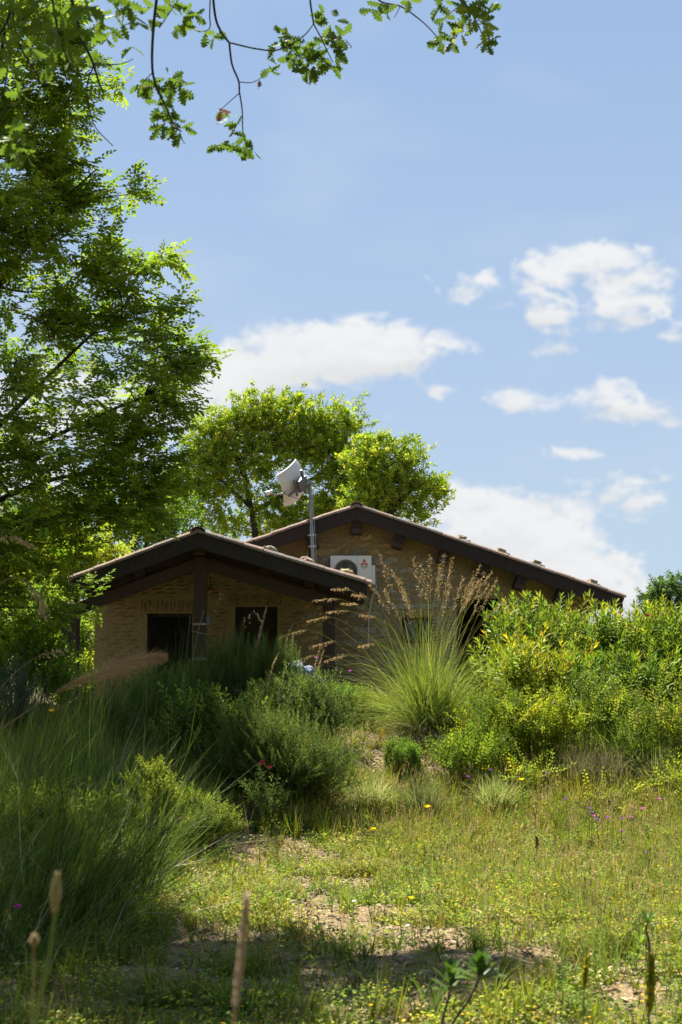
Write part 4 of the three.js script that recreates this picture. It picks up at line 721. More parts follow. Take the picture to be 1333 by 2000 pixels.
ole('low oleander bush with yellowing leaves in front of the broad one', 1040, 17.8, 1.35, .82, 405, { colors: [[.25, .32, .016], [.21, .29, .016], [.34, .355, .018]] });
ole('shaded lower oleander bush in front of the red budded one', 1225, 17.6, 1.9, .78, 406, { colors: OLE.slice(0, 2).concat([OLE[3]]) });

const ELM = [[.33, .375, .016], [.28, .345, .016], [.38, .395, .018], [.22, .30, .016]];
const elm = (label, px, D, w, h, seed, e = {}) => bush('young_elm', label, 'shrub', px, D, w, h, { seed, geos: G.elm, n: Math.round(260 * w * h), stems: Math.round(14 * w), colors: ELM, dome: .5, from: .25, lift: .1, spread: .9, along: .6, jit: .09, stemR: .005, depth: .7, ...e });
elm('bright yellow green sapling with arching sprays right of the feather grass', 975, 16.4, .9, .72, 421);
elm('largest yellow green sapling in front of the oleanders', 1090, 16.0, 1.1, .86, 422);
elm('yellow green sapling at the right edge with one bright bough', 1345, 15.6, .55, 1.25, 423, { colors: ELM.slice(0, 3) });
elm('small yellow leaved sapling low among the grass below the oleanders', 1180, 14.6, .45, .26, 424, { colors: [[.33, .36, .018], [.28, .33, .018]] });
elm('low yellow leaved sapling near the right edge', 1320, 14.8, .4, .42, 425, { colors: [[.31, .35, .018], [.26, .32, .018]] });
elm('low green sapling between the dry grass and the largest sapling', 1010, 15.4, .6, .35, 426, { colors: ELM.slice(2) });
elm('low green sapling in the tall grass right of the largest sapling', 1265, 15.6, .7, .42, 427, { colors: [[.2, .26, .02], [.16, .22, .02]] });

bush('leafy_shrub', 'loose green undergrowth at the foot of the oleanders, left part', 'shrub', 1000, 16.3, 1.2, .8, { seed: 451, geos: G.elm.concat(G.herb), n: 434, stems: 26, colors: [[.16, .24, .015], [.21, .28, .017], [.12, .19, .015], [.26, .3, .02]], dome: .85, foot: .6, from: .1, jit: .2, spread: .9, vary: .3, depth: 1.0 });
bush('leafy_shrub', 'loose green undergrowth at the foot of the oleanders, middle part', 'shrub', 1140, 16.1, 1.3, .95, { seed: 452, geos: G.elm.concat(G.cistus), n: 508, stems: 26, colors: [[.17, .25, .015], [.22, .285, .017], [.12, .18, .015]], dome: .85, foot: .6, from: .1, jit: .2, spread: .9, vary: .3, depth: 1.0 });
bush('leafy_shrub', 'loose green undergrowth at the foot of the oleanders, right part', 'shrub', 1275, 15.9, 1.3, .9, { seed: 453, geos: G.elm.concat(G.herb), n: 496, stems: 26, colors: [[.145, .22, .015], [.19, .26, .017], [.11, .17, .015], [.28, .28, .04]], dome: .85, foot: .6, from: .1, jit: .2, spread: .9, vary: .3, depth: 1.0 });
bush('leafy_shrub', 'green leafy weeds on the bank between the feather grass and the saplings', 'shrub', 920, 15.8, .8, .42, { seed: 454, geos: G.herb.concat(G.elm), n: 360, stems: 30, colors: [[.17, .26, .018], [.22, .29, .018]], dome: .5, foot: .6, from: .15, jit: .12, spread: .8, depth: .8 });
bush('evergreen_bush', 'upper dark rounded evergreen bush in shade below the porch', 'shrub', 585, 16.2, 1.35, .85, { seed: 431, geos: G.cistus, n: 2600, stems: 60, colors: [[.085, .13, .018], [.11, .16, .02], [.145, .195, .022]], foot: .3, from: .15, jit: .16, scale: 1.25, depth: 1.2 });
bush('evergreen_bush', 'lower dark evergreen bush spreading over the edge of the bare path', 'shrub', 545, 14.5, 1.4, .78, { seed: 446, geos: G.cistus.concat(G.needle), n: 2300, stems: 60, colors: [[.09, .14, .018], [.12, .165, .02], [.16, .205, .022]], foot: .4, from: .1, jit: .16, dome: .95, scale: 1.25, depth: 1.0 });
bush('rosemary_bush', 'dark upright rosemary bush in front of the middle porch post', 'shrub', 455, 17.6, .85, .95, { seed: 432, geos: G.needle, n: 520, stems: 60, colors: [[.09, .145, .02], [.115, .175, .022], [.07, .12, .018]], foot: .55, from: .2, lift: 1.2, spread: .3, jit: .05, dome: .5, depth: .7 });
bush('rosemary_bush', 'dark spiky rosemary bush below the right doorway of the annex', 'shrub', 525, 17.0, .8, .98, { seed: 433, geos: G.needle, n: 560, stems: 64, colors: [[.09, .145, .02], [.115, .175, .022], [.15, .21, .024]], foot: .55, from: .2, lift: 1.2, spread: .3, jit: .05, dome: .5, depth: .7 });
bush('rosemary_bush', 'shaded rosemary bush between broom and dark rounded bush', 'shrub', 400, 17.0, .8, .72, { seed: 434, geos: G.needle, n: 420, stems: 50, colors: [[.09, .145, .02], [.115, .175, .022]], foot: .55, from: .2, lift: 1.1, spread: .4, jit: .06, dome: .6, depth: .7 });
bush('green_herb_clump', 'fresh green leafy herb clump before the right end of the annex', 'plant', 655, 18.4, .85, .42, { seed: 435, geos: G.herb, n: 560, stems: 50, colors: [[.13, .23, .018], [.17, .27, .02], [.11, .2, .018]], foot: .6, from: .3, lift: .9, spread: .5, jit: .07, scale: 1.0, depth: .9 });
bush('green_herb_clump', 'low yellow green herb mat left of the feather grass', 'plant', 720, 18.3, .9, .36, { seed: 436, geos: G.cistus, n: 900, stems: 40, colors: [[.18, .22, .02], [.22, .25, .022], [.15, .19, .02]], foot: .6, from: .2, jit: .08, scale: 1.2, depth: .8 });
bush('green_herb_clump', 'small bright green herb standing on the bare bank', 'plant', 782, 15.8, .42, .3, { seed: 437, geos: G.herb, n: 190, stems: 26, colors: [[.14, .25, .018], [.18, .28, .02]], foot: .8, from: .25, lift: 1.1, spread: .35, jit: .03, scale: .85, depth: .4 });
bush('rockrose_bush', 'sunlit low yellow green rockrose bush at the foot of the broom', 'shrub', 350, 12.4, 1.05, .56, { seed: 438, geos: G.cistus, n: 2300, stems: 70, colors: [[.23, .29, .02], [.27, .31, .022], [.19, .25, .02], [.14, .19, .018]], foot: .5, from: .15, jit: .07, scale: 1.0, depth: .9, flowers: [[-.03, .56, .2, [.62, .16, .42], .05], [.1, .4, .42, [.55, .16, .4], .035]] });
bush('rockrose_bush', 'small half shaded rockrose bush left of the sunlit one', 'shrub', 240, 11.2, .8, .34, { seed: 439, geos: G.cistus, n: 1000, stems: 50, colors: [[.23, .29, .02], [.27, .31, .022], [.19, .25, .02], [.14, .19, .018]], foot: .5, from: .15, jit: .07, depth: .8 });
bush('green_herb_clump', 'yellow green spurge poking out of the broom', 'plant', 305, 11.6, .34, .95, { seed: 440, geos: G.cistus, n: 260, stems: 14, colors: [[.22, .27, .016], [.26, .3, .018]], foot: .7, from: .72, jit: .05, scale: 1.2, depth: .3 });
bush('leafy_shrub', 'leafy shrub with lit tips in front of the left porch post', 'shrub', 60, 19.5, 1.6, 1.2, { seed: 441, geos: G.bush, n: 620, stems: 36, colors: [...LEAF_DEEP, LEAF_BRIGHT[0]], foot: .4, from: .3, jit: .12, scale: .8, depth: 1.0 });
bush('leafy_shrub', 'sunlit green shrub seen between the left porch post and the wall', 'shrub', 175, 26, 1.5, 1.35, { seed: 442, geos: G.bush, n: 520, stems: 30, colors: LEAF_YELLOW, foot: .4, from: .2, jit: .12, scale: .9, depth: 1.0 });
bush('leafy_shrub', 'green shrub on the slope behind the annex, seen past the left post', 'shrub', 150, 33, 3.2, 2.3, { seed: 445, geos: G.bush, n: 1100, stems: 40, colors: [...LEAF_YELLOW, LEAF_BRIGHT[0]], foot: .4, from: .2, jit: .2, scale: 1.1, depth: 2 });
bush('leafy_shrub', 'low grey green shrub at the left edge behind the broom', 'shrub', -20, 17.5, 1.7, .9, { seed: 443, geos: G.needle, n: 620, stems: 60, colors: [[.10, .14, .07], [.13, .17, .09]], foot: .5, from: .2, lift: .9, spread: .5, jit: .08, depth: 1.0 });
bush('rockrose_bush', 'dark leafy rockrose growing through the broom at the far left', 'shrub', 70, 10.6, .9, .75, { seed: 461, geos: G.cistus.concat(G.herb), n: 800, stems: 36, colors: [[.23, .29, .02], [.27, .31, .022], [.19, .25, .02], [.14, .19, .018]], foot: .5, from: .3, jit: .12, depth: .7, vary: .3 });
bush('rockrose_bush', 'dark leafy rockrose between the broom and the sunlit bush', 'shrub', 200, 12.4, .8, .42, { seed: 462, geos: G.cistus.concat(G.bush), n: 640, stems: 30, colors: [[.23, .29, .02], [.27, .31, .022], [.19, .25, .02], [.14, .19, .018]], foot: .5, from: .3, jit: .14, depth: .7, vary: .3, scale: .9 });
bush('rockrose_bush', 'low dark rockrose with grey leaves under the near broom', 'shrub', 170, 9.2, .8, .36, { seed: 463, geos: G.cistus, n: 900, stems: 40, colors: [[.23, .29, .02], [.27, .31, .022], [.19, .25, .02], [.14, .19, .018]], foot: .5, from: .15, jit: .12, depth: .6, vary: .3 });
bush('leafy_shrub', 'dark leafy shrub among the grass before the left doorway', 'shrub', 325, 17.4, .8, .62, { seed: 464, geos: G.bush.concat(G.herb), n: 330, stems: 26, colors: [[.11, .185, .016], [.14, .215, .018], [.18, .25, .022]], foot: .5, from: .2, jit: .12, depth: .7, scale: .75, vary: .3 });
bush('evergreen_bush', 'dark shrub with long twigs between the broom and the evergreen bushes', 'shrub', 420, 15.2, 1.0, .8, { seed: 465, geos: G.bush.concat(G.cistus), n: 620, stems: 34, colors: [[.10, .165, .016], [.13, .20, .018], [.17, .24, .02]], foot: .5, from: .2, jit: .15, depth: .8, scale: .8, vary: .35, dome: .9 });
bush('rose_bush', 'low plant with two dark red blooms in the shaded bush', 'plant', 525, 13.7, .3, .55, { seed: 444, geos: G.herb, n: 40, stems: 8, colors: [[.12, .18, .03], [.15, .21, .03]], foot: .5, from: .5, jit: .04, scale: .9, depth: .3, flowers: [[-.04, .66, .12, [.20, .004, .014], .055], [.03, .62, .16, [.23, .005, .014], .055]] });

// ------------------------------------------------------------------ grasses
function clumpGeo(seed, o) {
  const R = mulberry(seed), m = new MB();
  const bunches = Array.from({ length: o.bunches ?? 1 }, () => { const g = R() * 6.2832, q = Math.sqrt(R()) * o.rad; return { x: Math.cos(g) * q, z: Math.sin(g) * q, az: o.bunches ? (R() + R() - 1) * (o.azw ?? 3.14) : 0, lean: o.bunches ? rnd(R, ...o.lean) : 0, k: rnd(R, .45, 1.2), c: rnd(R, .5, 1.5) }; });
  for (let k = 0; k < o.n; k++) {
    const B = pick(R, bunches), many = !!o.bunches;
    const a = (o.az ?? 0) + (many ? B.az + (R() + R() - 1) * 1.1 : o.azw !== undefined ? (R() + R() - 1) * o.azw : R() * 6.2832), q = Math.sqrt(R()) * (many ? .1 : o.rad), lean = many ? Math.max(0, B.lean + (R() + R() - 1) * .38) : rnd(R, ...o.lean), L = rnd(R, ...o.len) * (many ? B.k * rnd(R, .6, 1.1) : 1);
    const b0 = R() * 6.2832, b = V((many ? B.x : 0) + Math.cos(b0) * q * (o.sx ?? 1), 0, (many ? B.z : 0) + Math.sin(b0) * q), d = V(Math.cos(a) * Math.sin(lean), Math.cos(lean), Math.sin(a) * Math.sin(lean));
    const pts = bend(b, d, L, rnd(R, ...o.droop), o.segs ?? 5, R, o.wob ?? .06), side = V(-Math.sin(a), 0, Math.cos(a)).applyAxisAngle(d, (R() - .5) * 2.4), cc = pick(R, o.colors);
    m.color(cc, rnd(R, .75, 1.25) * B.c); m.strip(pts, rnd(R, ...o.w), side);
    if (o.twigs && R() < o.twigs) for (let j = 0; j < 2; j++) { const i = 2 + Math.floor(R() * (pts.length - 3)), dd = pts[i + 1].clone().sub(pts[i]).normalize().add(onSphere(R).multiplyScalar(.45)).normalize(); m.strip(bend(pts[i], dd, L * rnd(R, .15, .4), .2, 3, R, .1), o.w[0] * .8, side); }
  }
  return m.build();
}
function grassClump(name, label, px, D, seed, o, group, dy = -.02) {
  const t = thing(name, label, 'grass', gpos(at(px, 1000, D).x, -D, dy), 0, group);
  part('blades', clumpGeo(seed, o), o.mat ?? M.blade, t, 'stuff'); return t;
}
// a plume of drooping spikelets along the end of a stalk
function panicle(m, pts, R, o) {
  const n = pts.length - 1;
  for (let k = 0; k < o.n; k++) {
    const t = lerp(o.from, .99, k / o.n), i = Math.min(n - 1, Math.floor(t * n)), b = pts[i].clone().lerp(pts[i + 1], t * n - i), tan = pts[i + 1].clone().sub(pts[i]).normalize();
    const a = R() * 6.28, d = tan.clone().multiplyScalar(.8).add(V(Math.cos(a), -.1 + R() * .5, Math.sin(a)).multiplyScalar(o.open)).normalize(), L = o.len * rnd(R, .4, 1) * (1.15 - (t - o.from) / (1 - o.from) * .75), br = bend(b, d, L, o.droop, 4, R, .1);
    m.color(o.col, .8); m.strip(br, .0018, V(-d.z, 0, d.x).normalize());
    for (let j = 0; j < o.per; j++) {
      const q = br[Math.min(4, 1 + Math.floor(R() * 4))].clone().add(V((R() - .5) * .012, (R() - .5) * .012, (R() - .5) * .012)), dd = V((R() - .5) * .7, -.6 * o.droop - .15, (R() - .5) * .7).addScaledVector(d, .6).normalize();
      m.color(pick(R, o.cols), rnd(R, .75, 1.25)); m.leaf(q, dd, onSphere(R), o.sp * rnd(R, .8, 1.3), o.sp * .42, .2, .4, 0);
    }
  }
}
{ // ---------------- the big feather grass
  const R = mulberry(71), D = 17.4, base = gpos(at(838, 1000, D).x, -D, -.03), t = thing('feather_grass', 'large fountain of green grass with tall tan seed heads before the house', 'grass', base);
  const green = [[.145, .205, .016], [.18, .235, .02], [.115, .17, .015], [.21, .25, .03], [.26, .27, .06]];
  part('blades', clumpGeo(500, { n: 2900, rad: .2, lean: [.02, 1.05], len: [.5, 1.3], droop: [.6, 2.3], w: [.004, .007], segs: 7, colors: green, wob: .15 }), M.blade, t, 'stuff');
  part('blades', clumpGeo(501, { n: 700, rad: .18, lean: [.8, 1.4], len: [.5, .95], droop: [1.2, 2.4], w: [.004, .006], segs: 6, colors: [[.30, .25, .14], [.26, .22, .12], [.2, .2, .07]], wob: .1 }), M.dry, t, 'stuff');
  part('blades', clumpGeo(502, { n: 420, rad: .2, lean: [.05, .8], len: [1.3, 1.95], droop: [1.0, 2.2], w: [.004, .006], segs: 8, colors: green, wob: .1 }), M.blade, t, 'stuff');
  // culms: where each head ends on the photograph
  const heads = [[742, 1080, .5], [765, 1110, .5], [722, 1140, .5], [780, 1130, .5], [808, 1090, .6], [824, 1100, .6], [840, 1085, .6], [858, 1100, .6], [868, 1082, .6], [886, 1088, .6], [905, 1128, .5], [880, 1140, .5], [940, 1102, .45], [948, 1118, .45], [962, 1115, .45], [925, 1135, .5], [916, 1150, .5], [935, 1135, .5], [955, 1140, .5], [612, 1172, 1], [650, 1150, 1], [640, 1195, 1], [668, 1178, 1], [600, 1212, 1], [545, 1245, 1], [608, 1262, 1], [636, 1290, 1], [690, 1160, .9], [560, 1300, 1.1], [705, 1200, .9], [972, 1130, .5], [700, 1262, 1.2], [750, 1150, .6], [790, 1160, .6], [985, 1175, .6]];
  for (const [hx, hy, arch] of heads) {
    const tip = at(hx, hy, D + (R() - .5) * .5).sub(base), foot = V((R() - .5) * .2 + tip.x * .08, .05, (R() - .5) * .2), up = foot.clone().add(V(tip.x * .38, tip.y * (arch > .8 ? .78 : .58), tip.z * .3)), c = new THREE.CatmullRomCurve3([foot, foot.clone().lerp(up, .5).add(V(-tip.x * .06 * arch, .03, 0)), up, up.clone().lerp(tip, .58).add(V(0, .10 * Math.abs(tip.x) * arch, 0)), tip]).getPoints(16);
    const m = new MB(); m.color([.34, .33, .09]); m.tube(c, c.map((_, k) => lerp(.0048, .0014, k / 16)), 4);
    const s = part('seed_stalk', m.build(), M.dry, t);
    const h = new MB(); panicle(h, c, R, { n: 34, from: hx < 720 ? .76 : .68, open: hx < 720 ? .5 : .4, len: hx < 720 ? .12 : .115, droop: hx < 720 ? 1.6 : .7, per: 3, sp: .016, col: [.42, .33, .15], cols: [[.46, .29, .13], [.52, .35, .17], [.38, .23, .10], [.56, .40, .22]] });
    part('seed_head', h.build(), M.dry, s);
  }
}
{ // ---------------- the broom: a dense mass of thin rush-like stems leaning right
  const BR = [[.075, .125, .014], [.095, .15, .016], [.06, .10, .012], [.13, .185, .022]];
  const broom = (label, px, D, seed, o) => { const t = thing('broom_bush', label, 'shrub', gpos(at(px, 1000, D).x, -D, -.02)); o = { n: 1500, rad: .55, lean: [.25, 1.15], len: [.55, 1.15], droop: [.0, .18], w: [.0042, .0082], segs: 5, az: -.15, azw: 1.5, colors: BR, wob: .15, bunches: 34, twigs: .8, ...o }; part('stems', clumpGeo(seed, o), M.blade, t, 'stuff'); const dry = part('dead_stems', clumpGeo(seed + 1, { ...o, n: 60, bunches: undefined, twigs: .7, wob: .35, colors: [[.30, .29, .2], [.24, .25, .14]], w: [.003, .005], lean: [.3, 1.4], azw: 3.1 }), M.dry, t, 'stuff'); return t; };
  broom('big broom bush of thin dark green stems at the left edge', 40, 9.6, 511, { n: 1800, rad: .9, len: [.7, 1.45] });
  broom('broom bush behind the big one reaching toward the porch', 150, 11.8, 513, { n: 1300, rad: .8, len: [.7, 1.3], lean: [.15, 1.1] });
  broom('near broom bush sprawling in deep shade at the lower left', 20, 8.4, 515, { n: 1000, rad: .7, len: [.4, .85], lean: [.5, 1.5], droop: [.3, 1.0] });
  broom('grey green broom bush under the leafy shrub at the left edge', 10, 13.6, 517, { n: 1500, rad: .7, len: [.6, 1.15], colors: [[.11, .145, .075], [.14, .17, .095], [.09, .12, .06]], droop: [.5, 1.4] });
  broom('tall broom bush rising at the left edge to the height of the porch floor', 55, 12.6, 523, { n: 1500, rad: .75, len: [.9, 1.55], lean: [.0, .7], azw: 2.6 });
  broom('wiry broom bush filling the gap before the left porch post', 175, 14.2, 525, { n: 800, rad: .6, len: [.7, 1.3], lean: [.0, .8], azw: 2.6 });
  broom('broom bush with feathery tips before the wall left of the left doorway', 215, 16.4, 521, { n: 800, rad: .45, len: [.7, 1.25], lean: [.0, .75], az: -.2, azw: 2.4, droop: [.0, .4], colors: [[.09, .15, .02], [.12, .19, .022], [.06, .11, .014]] });
  broom('broom bush with upright tips in front of the left doorway', 330, 16.2, 519, { n: 900, rad: .4, len: [.7, 1.35], lean: [.0, .6], az: -.1, azw: 2.2, droop: [.0, .3] });
}
const LONG = { rad: .16, n: 520, lean: [.05, .75], len: [.45, .85], droop: [1.0, 2.3], w: [.005, .009], segs: 6, colors: [[.14, .20, .025], [.18, .235, .03], [.25, .27, .08]] };
grassClump('grass_clump', 'arching grass clump at the foot of the left doorway', 300, 18.6, 531, { ...LONG, n: 700, rad: .3 });
grassClump('grass_clump', 'arching grass clump at the foot of the middle porch post', 415, 19.0, 532, { ...LONG, n: 600, rad: .25, len: [.5, .9] });
grassClump('grass_clump', 'tall pale grass clump in front of the right doorway of the annex', 478, 18.6, 533, { ...LONG, n: 560, rad: .14, len: [.7, 1.05], lean: [.02, .45] });
grassClump('grass_clump', 'pale grass clump left of the blue grey plastic sheet', 545, 18.8, 534, { ...LONG, n: 520, rad: .2, colors: [[.2, .22, .1], [.15, .19, .06]] });
grassClump('grass_clump', 'small green grass clump on the dark soil between the bushes', 392, 14.0, 535, { ...LONG, n: 130, rad: .07, len: [.35, .6], colors: [[.17, .21, .05], [.24, .24, .08]] });
grassClump('grass_clump', 'left of two pale grass clumps at the foot of the bank', 715, 14.6, 536, { ...LONG, n: 420, rad: .13, len: [.3, .55], colors: [[.24, .27, .06], [.2, .24, .045], [.31, .3, .12]] });
grassClump('grass_clump', 'right of two pale grass clumps at the foot of the bank', 822, 14.6, 537, { ...LONG, n: 460, rad: .14, len: [.3, .6], colors: [[.16, .22, .05], [.2, .25, .05], [.28, .29, .11]] });
grassClump('grass_clump', 'grass clump in the middle of the bank right of the feather grass', 960, 14.8, 538, { ...LONG, n: 360, rad: .13, len: [.3, .55], colors: [[.2, .25, .05], [.25, .27, .08]] });
grassClump('grass_clump', 'grass clump with dry brown stalks below the largest sapling', 1150, 15.2, 539, { ...LONG, n: 480, rad: .3, len: [.3, .6], colors: [[.2, .22, .06], [.3, .25, .12], [.25, .2, .1]], lean: [.02, .5] });
grassClump('grass_clump', 'large fine grass clump at the right below the oleanders', 1225, 15.8, 540, { ...LONG, n: 900, rad: .3, len: [.4, .8], colors: [[.19, .27, .03], [.24, .30, .035], [.15, .22, .025]] });
grassClump('grass_clump', 'silky pale grass clump near the right edge', 1285, 15.2, 541, { ...LONG, n: 500, rad: .2, len: [.35, .6], colors: [[.28, .33, .07], [.32, .34, .09]] });
grassClump('grass_clump', 'lone bright grass clump on the bare path', 676, 9.8, 542, { ...LONG, n: 46, rad: .04, len: [.14, .24], lean: [.05, .5], droop: [.3, .9], w: [.004, .006], colors: [[.22, .30, .03], [.26, .32, .04]] });
grassClump('grass_clump', 'dry grass clump hanging under the feather grass', 862, 16.9, 543, { ...LONG, n: 360, rad: .2, len: [.25, .5], lean: [.5, 1.4], droop: [1, 2.4], colors: [[.32, .27, .16], [.26, .22, .12]], mat: M.dry });
grassClump('grass_clump', 'tall thin grass in the lower right foreground meadow', 1120, 7.6, 544, { ...LONG, n: 110, rad: .25, len: [.2, .42], lean: [.02, .4], droop: [.1, .6], w: [.003, .005], colors: [[.13, .19, .03], [.17, .22, .04]] });
grassClump('grass_clump', 'bright arching weed in the lower left foreground', 120, 5.4, 545, { ...LONG, n: 60, rad: .06, len: [.15, .3], lean: [.1, .9], droop: [.8, 2.0], w: [.005, .008], colors: [[.2, .27, .04], [.24, .3, .05]] });

// ---------------- single stalks
function stalk(name, label, category, D, pts, o) {
  const R = mulberry(o.seed), P = pts.map(([x, y]) => at(x, y, D)), g = gpos(P[0].x + (o.dx ?? 0), P[0].z, 0);
  const path = [g, ...P.map((p) => p)]; if (P[0].y < g.y + .02) path.shift();
  const t = thing(name, label, category, path[0].clone()), c = new THREE.CatmullRomCurve3(path.map((p) => p.clone().sub(path[0]))).getPoints(18), m = new MB(); m.color(o.col);
  m.tube(c, c.map((_, k) => lerp(o.r0, o.r1, k / 18)), 5); part('stalk', m.build(), M.dry, t); o.head?.(t, c, R); return t;
}
const TAN = [[.40, .30, .16], [.46, .35, .2], [.34, .25, .13]], BROWN = [[.30, .19, .09], [.36, .23, .11], [.25, .15, .07]];
const spike = (r, n, cols, from, sp) => (t, c, R) => { const m = new MB(), N = c.length - 1; for (let k = 0; k < n; k++) { const q = lerp(from, 1, R()), i = Math.min(N - 1, Math.floor(q * N)), b = c[i].clone().lerp(c[i + 1], q * N - i), tan = c[i + 1].clone().sub(c[i]).normalize(), a = R() * 6.28, e = Math.sin(Math.PI * clamp((q - from) / (1 - from) * .85 + .12, 0, 1)); m.color(pick(R, cols), rnd(R, .8, 1.2)); m.leaf(b, tan.clone().add(V(Math.cos(a), 0, Math.sin(a)).multiplyScalar(.45)).normalize(), V(Math.cos(a), .2, Math.sin(a)), sp * rnd(R, .8, 1.3), r * 1.3 * e, .3, .5, 0); } part('seed_head', m.build(), M.dry, t); };
const oat = (n, cols, from, sp, len = .09, droop = 1.8) => (t, c, R) => { const m = new MB(); panicle(m, c, R, { n, from, open: .5, len, droop, per: 2, sp, col: cols[0], cols }); part('seed_head', m.build(), M.dry, t); };
stalk('dry_grass_stalk', 'tall thin tan stalk crossing the left edge of the middle porch post', 'grass', 17.5, [[375, 1335], [382, 1260], [398, 1192]], { seed: 1, col: [.33, .25, .15], r0: .006, r1: .004 });
stalk('dry_grass_stalk', 'thin tan stalk in front of the black left doorway', 'grass', 17.5, [[362, 1330], [366, 1270], [372, 1202]], { seed: 2, col: [.30, .24, .16], r0: .005, r1: .003 });
stalk('dry_grass_stalk', 'thick tan stalk leaning across the right doorway', 'grass', 17.2, [[490, 1330], [505, 1250], [522, 1182]], { seed: 3, col: [.40, .32, .2], r0: .006, r1: .004, head: spike(.022, 90, TAN, .45, .03) });
stalk('oat_stalk', 'drooping oat head against the black right doorway', 'grass', 17.3, [[470, 1330], [466, 1265], [478, 1215], [498, 1197], [508, 1210]], { seed: 4, col: [.30, .22, .12], r0: .004, r1: .0015, head: oat(16, [[.45, .32, .2], [.5, .37, .24]], .55, .035, .12) });
stalk('oat_stalk', 'faint nodding oat head on the wall right of the middle post', 'grass', 17.6, [[415, 1330], [420, 1260], [422, 1195], [430, 1160], [428, 1170]], { seed: 5, col: [.2, .16, .1], r0: .004, r1: .0015, head: oat(12, BROWN, .6, .035, .1) });
stalk('dry_grass_stalk', 'short tan stalk leaning right beside the right doorway', 'grass', 17.4, [[545, 1330], [556, 1265], [571, 1220]], { seed: 6, col: [.36, .25, .14], r0: .005, r1: .002, head: spike(.012, 40, TAN, .5, .02) });
stalk('dry_grass_stalk', 'left of two tan spikes above the blue grey plastic sheet', 'grass', 16.8, [[612, 1330], [620, 1285], [628, 1258]], { seed: 7, col: [.45, .32, .16], r0: .006, r1: .003, head: spike(.014, 60, TAN, .3, .02) });
stalk('dry_grass_stalk', 'right of two tan spikes above the blue grey plastic sheet', 'grass', 16.8, [[616, 1335], [624, 1300], [633, 1270]], { seed: 8, col: [.45, .32, .16], r0: .006, r1: .003, head: spike(.014, 60, TAN, .3, .02) });
stalk('dry_grass_stalk', 'long golden stalk rising from the dark bush left of the sheet', 'grass', 15.8, [[505, 1430], [518, 1370], [530, 1310], [545, 1275]], { seed: 9, col: [.45, .31, .14], r0: .006, r1: .003, head: spike(.014, 60, TAN, .6, .02) });
stalk('dry_grass_stalk', 'thin golden stalk beside the long one in the dark bush', 'grass', 15.8, [[520, 1420], [540, 1370], [558, 1330]], { seed: 10, col: [.40, .29, .14], r0: .005, r1: .003 });
stalk('oat_stalk', 'brown oat head arching over the broom left of the left doorway', 'grass', 15.5, [[285, 1330], [268, 1250], [248, 1212], [232, 1205]], { seed: 11, col: [.28, .2, .1], r0: .004, r1: .0015, head: oat(16, BROWN, .5, .028, .08) });
// hanging tan plumes at the left edge
stalk('plume_stalk', 'upper tan hanging plume at the left edge before the tree', 'grass', 9.5, [[-60, 1500], [-70, 1200], [-40, 1075], [20, 1048], [62, 1062]], { seed: 12, col: [.36, .28, .15], r0: .004, r1: .0015, head: oat(46, TAN, .72, .022, .14, 2.2) });
stalk('plume_stalk', 'lower tan hanging plume at the left edge before the tree', 'grass', 9.3, [[-50, 1500], [-55, 1280], [-20, 1160], [30, 1128], [78, 1165], [84, 1200]], { seed: 13, col: [.36, .28, .15], r0: .004, r1: .0015, head: oat(50, TAN, .7, .022, .16, 2.2) });
stalk('plume_stalk', 'long bare stem of a drooped plume sweeping over the broom', 'grass', 9.0, [[-10, 1440], [-20, 1380], [60, 1290], [130, 1265]], { seed: 19, col: [.34, .28, .16], r0: .003, r1: .0015, head: oat(20, TAN, .8, .02, .1, 2.2) });
{ // the big pampas plume
  const R = mulberry(81), D = 7.6, pts = [[-80, 1470], [0, 1425], [70, 1378], [130, 1342], [190, 1318], [250, 1297], [300, 1286], [328, 1284]].map(([x, y]) => at(x, y, D)), b = gpos(pts[0].x - .1, pts[0].z), t = thing('pampas_plume', 'brown fluffy pampas plume leaning right over the broom', 'grass', b);
  const c = new THREE.CatmullRomCurve3([b, ...pts].map((p) => p.clone().sub(b))).getPoints(30), s = new MB(); s.color([.26, .19, .11]); s.tube(c, c.map((_, k) => lerp(.0045, .0012, k / 30)), 6); part('stalk', s.build(), M.dry, t);
  const m = new MB();
  for (let k = 0; k < 1300; k++) {
    const q = lerp(.46, .97, R()), i = Math.min(29, Math.floor(q * 30)), p = c[i].clone().lerp(c[i + 1], q * 30 - i), tan = c[i + 1].clone().sub(c[i]).normalize(), e = Math.pow(Math.sin(Math.PI * clamp((q - .46) / .54 * 1.0 + .01, 0, 1)), .8), a = R() * 6.28, o = V(Math.cos(a), Math.sin(a), Math.sin(a * 3)).multiplyScalar(.38 + .45 * R());
    const d = tan.clone().multiplyScalar(1).add(o.multiplyScalar(1.1)).normalize(), br = bend(p.add(V(Math.cos(a), Math.sin(a) * .8, Math.sin(a)).multiplyScalar(.022 * e * Math.sqrt(R()))), d, rnd(R, .04, .11) * (.1 + e), .35, 2, R, .1);
    m.color(pick(R, [[.40, .26, .15], [.46, .31, .18], [.34, .22, .12]]), rnd(R, .8, 1.2)); m.strip(br, .0015, onSphere(R));
  }
  part('plume', m.build(), M.dry, t, 'stuff');
}
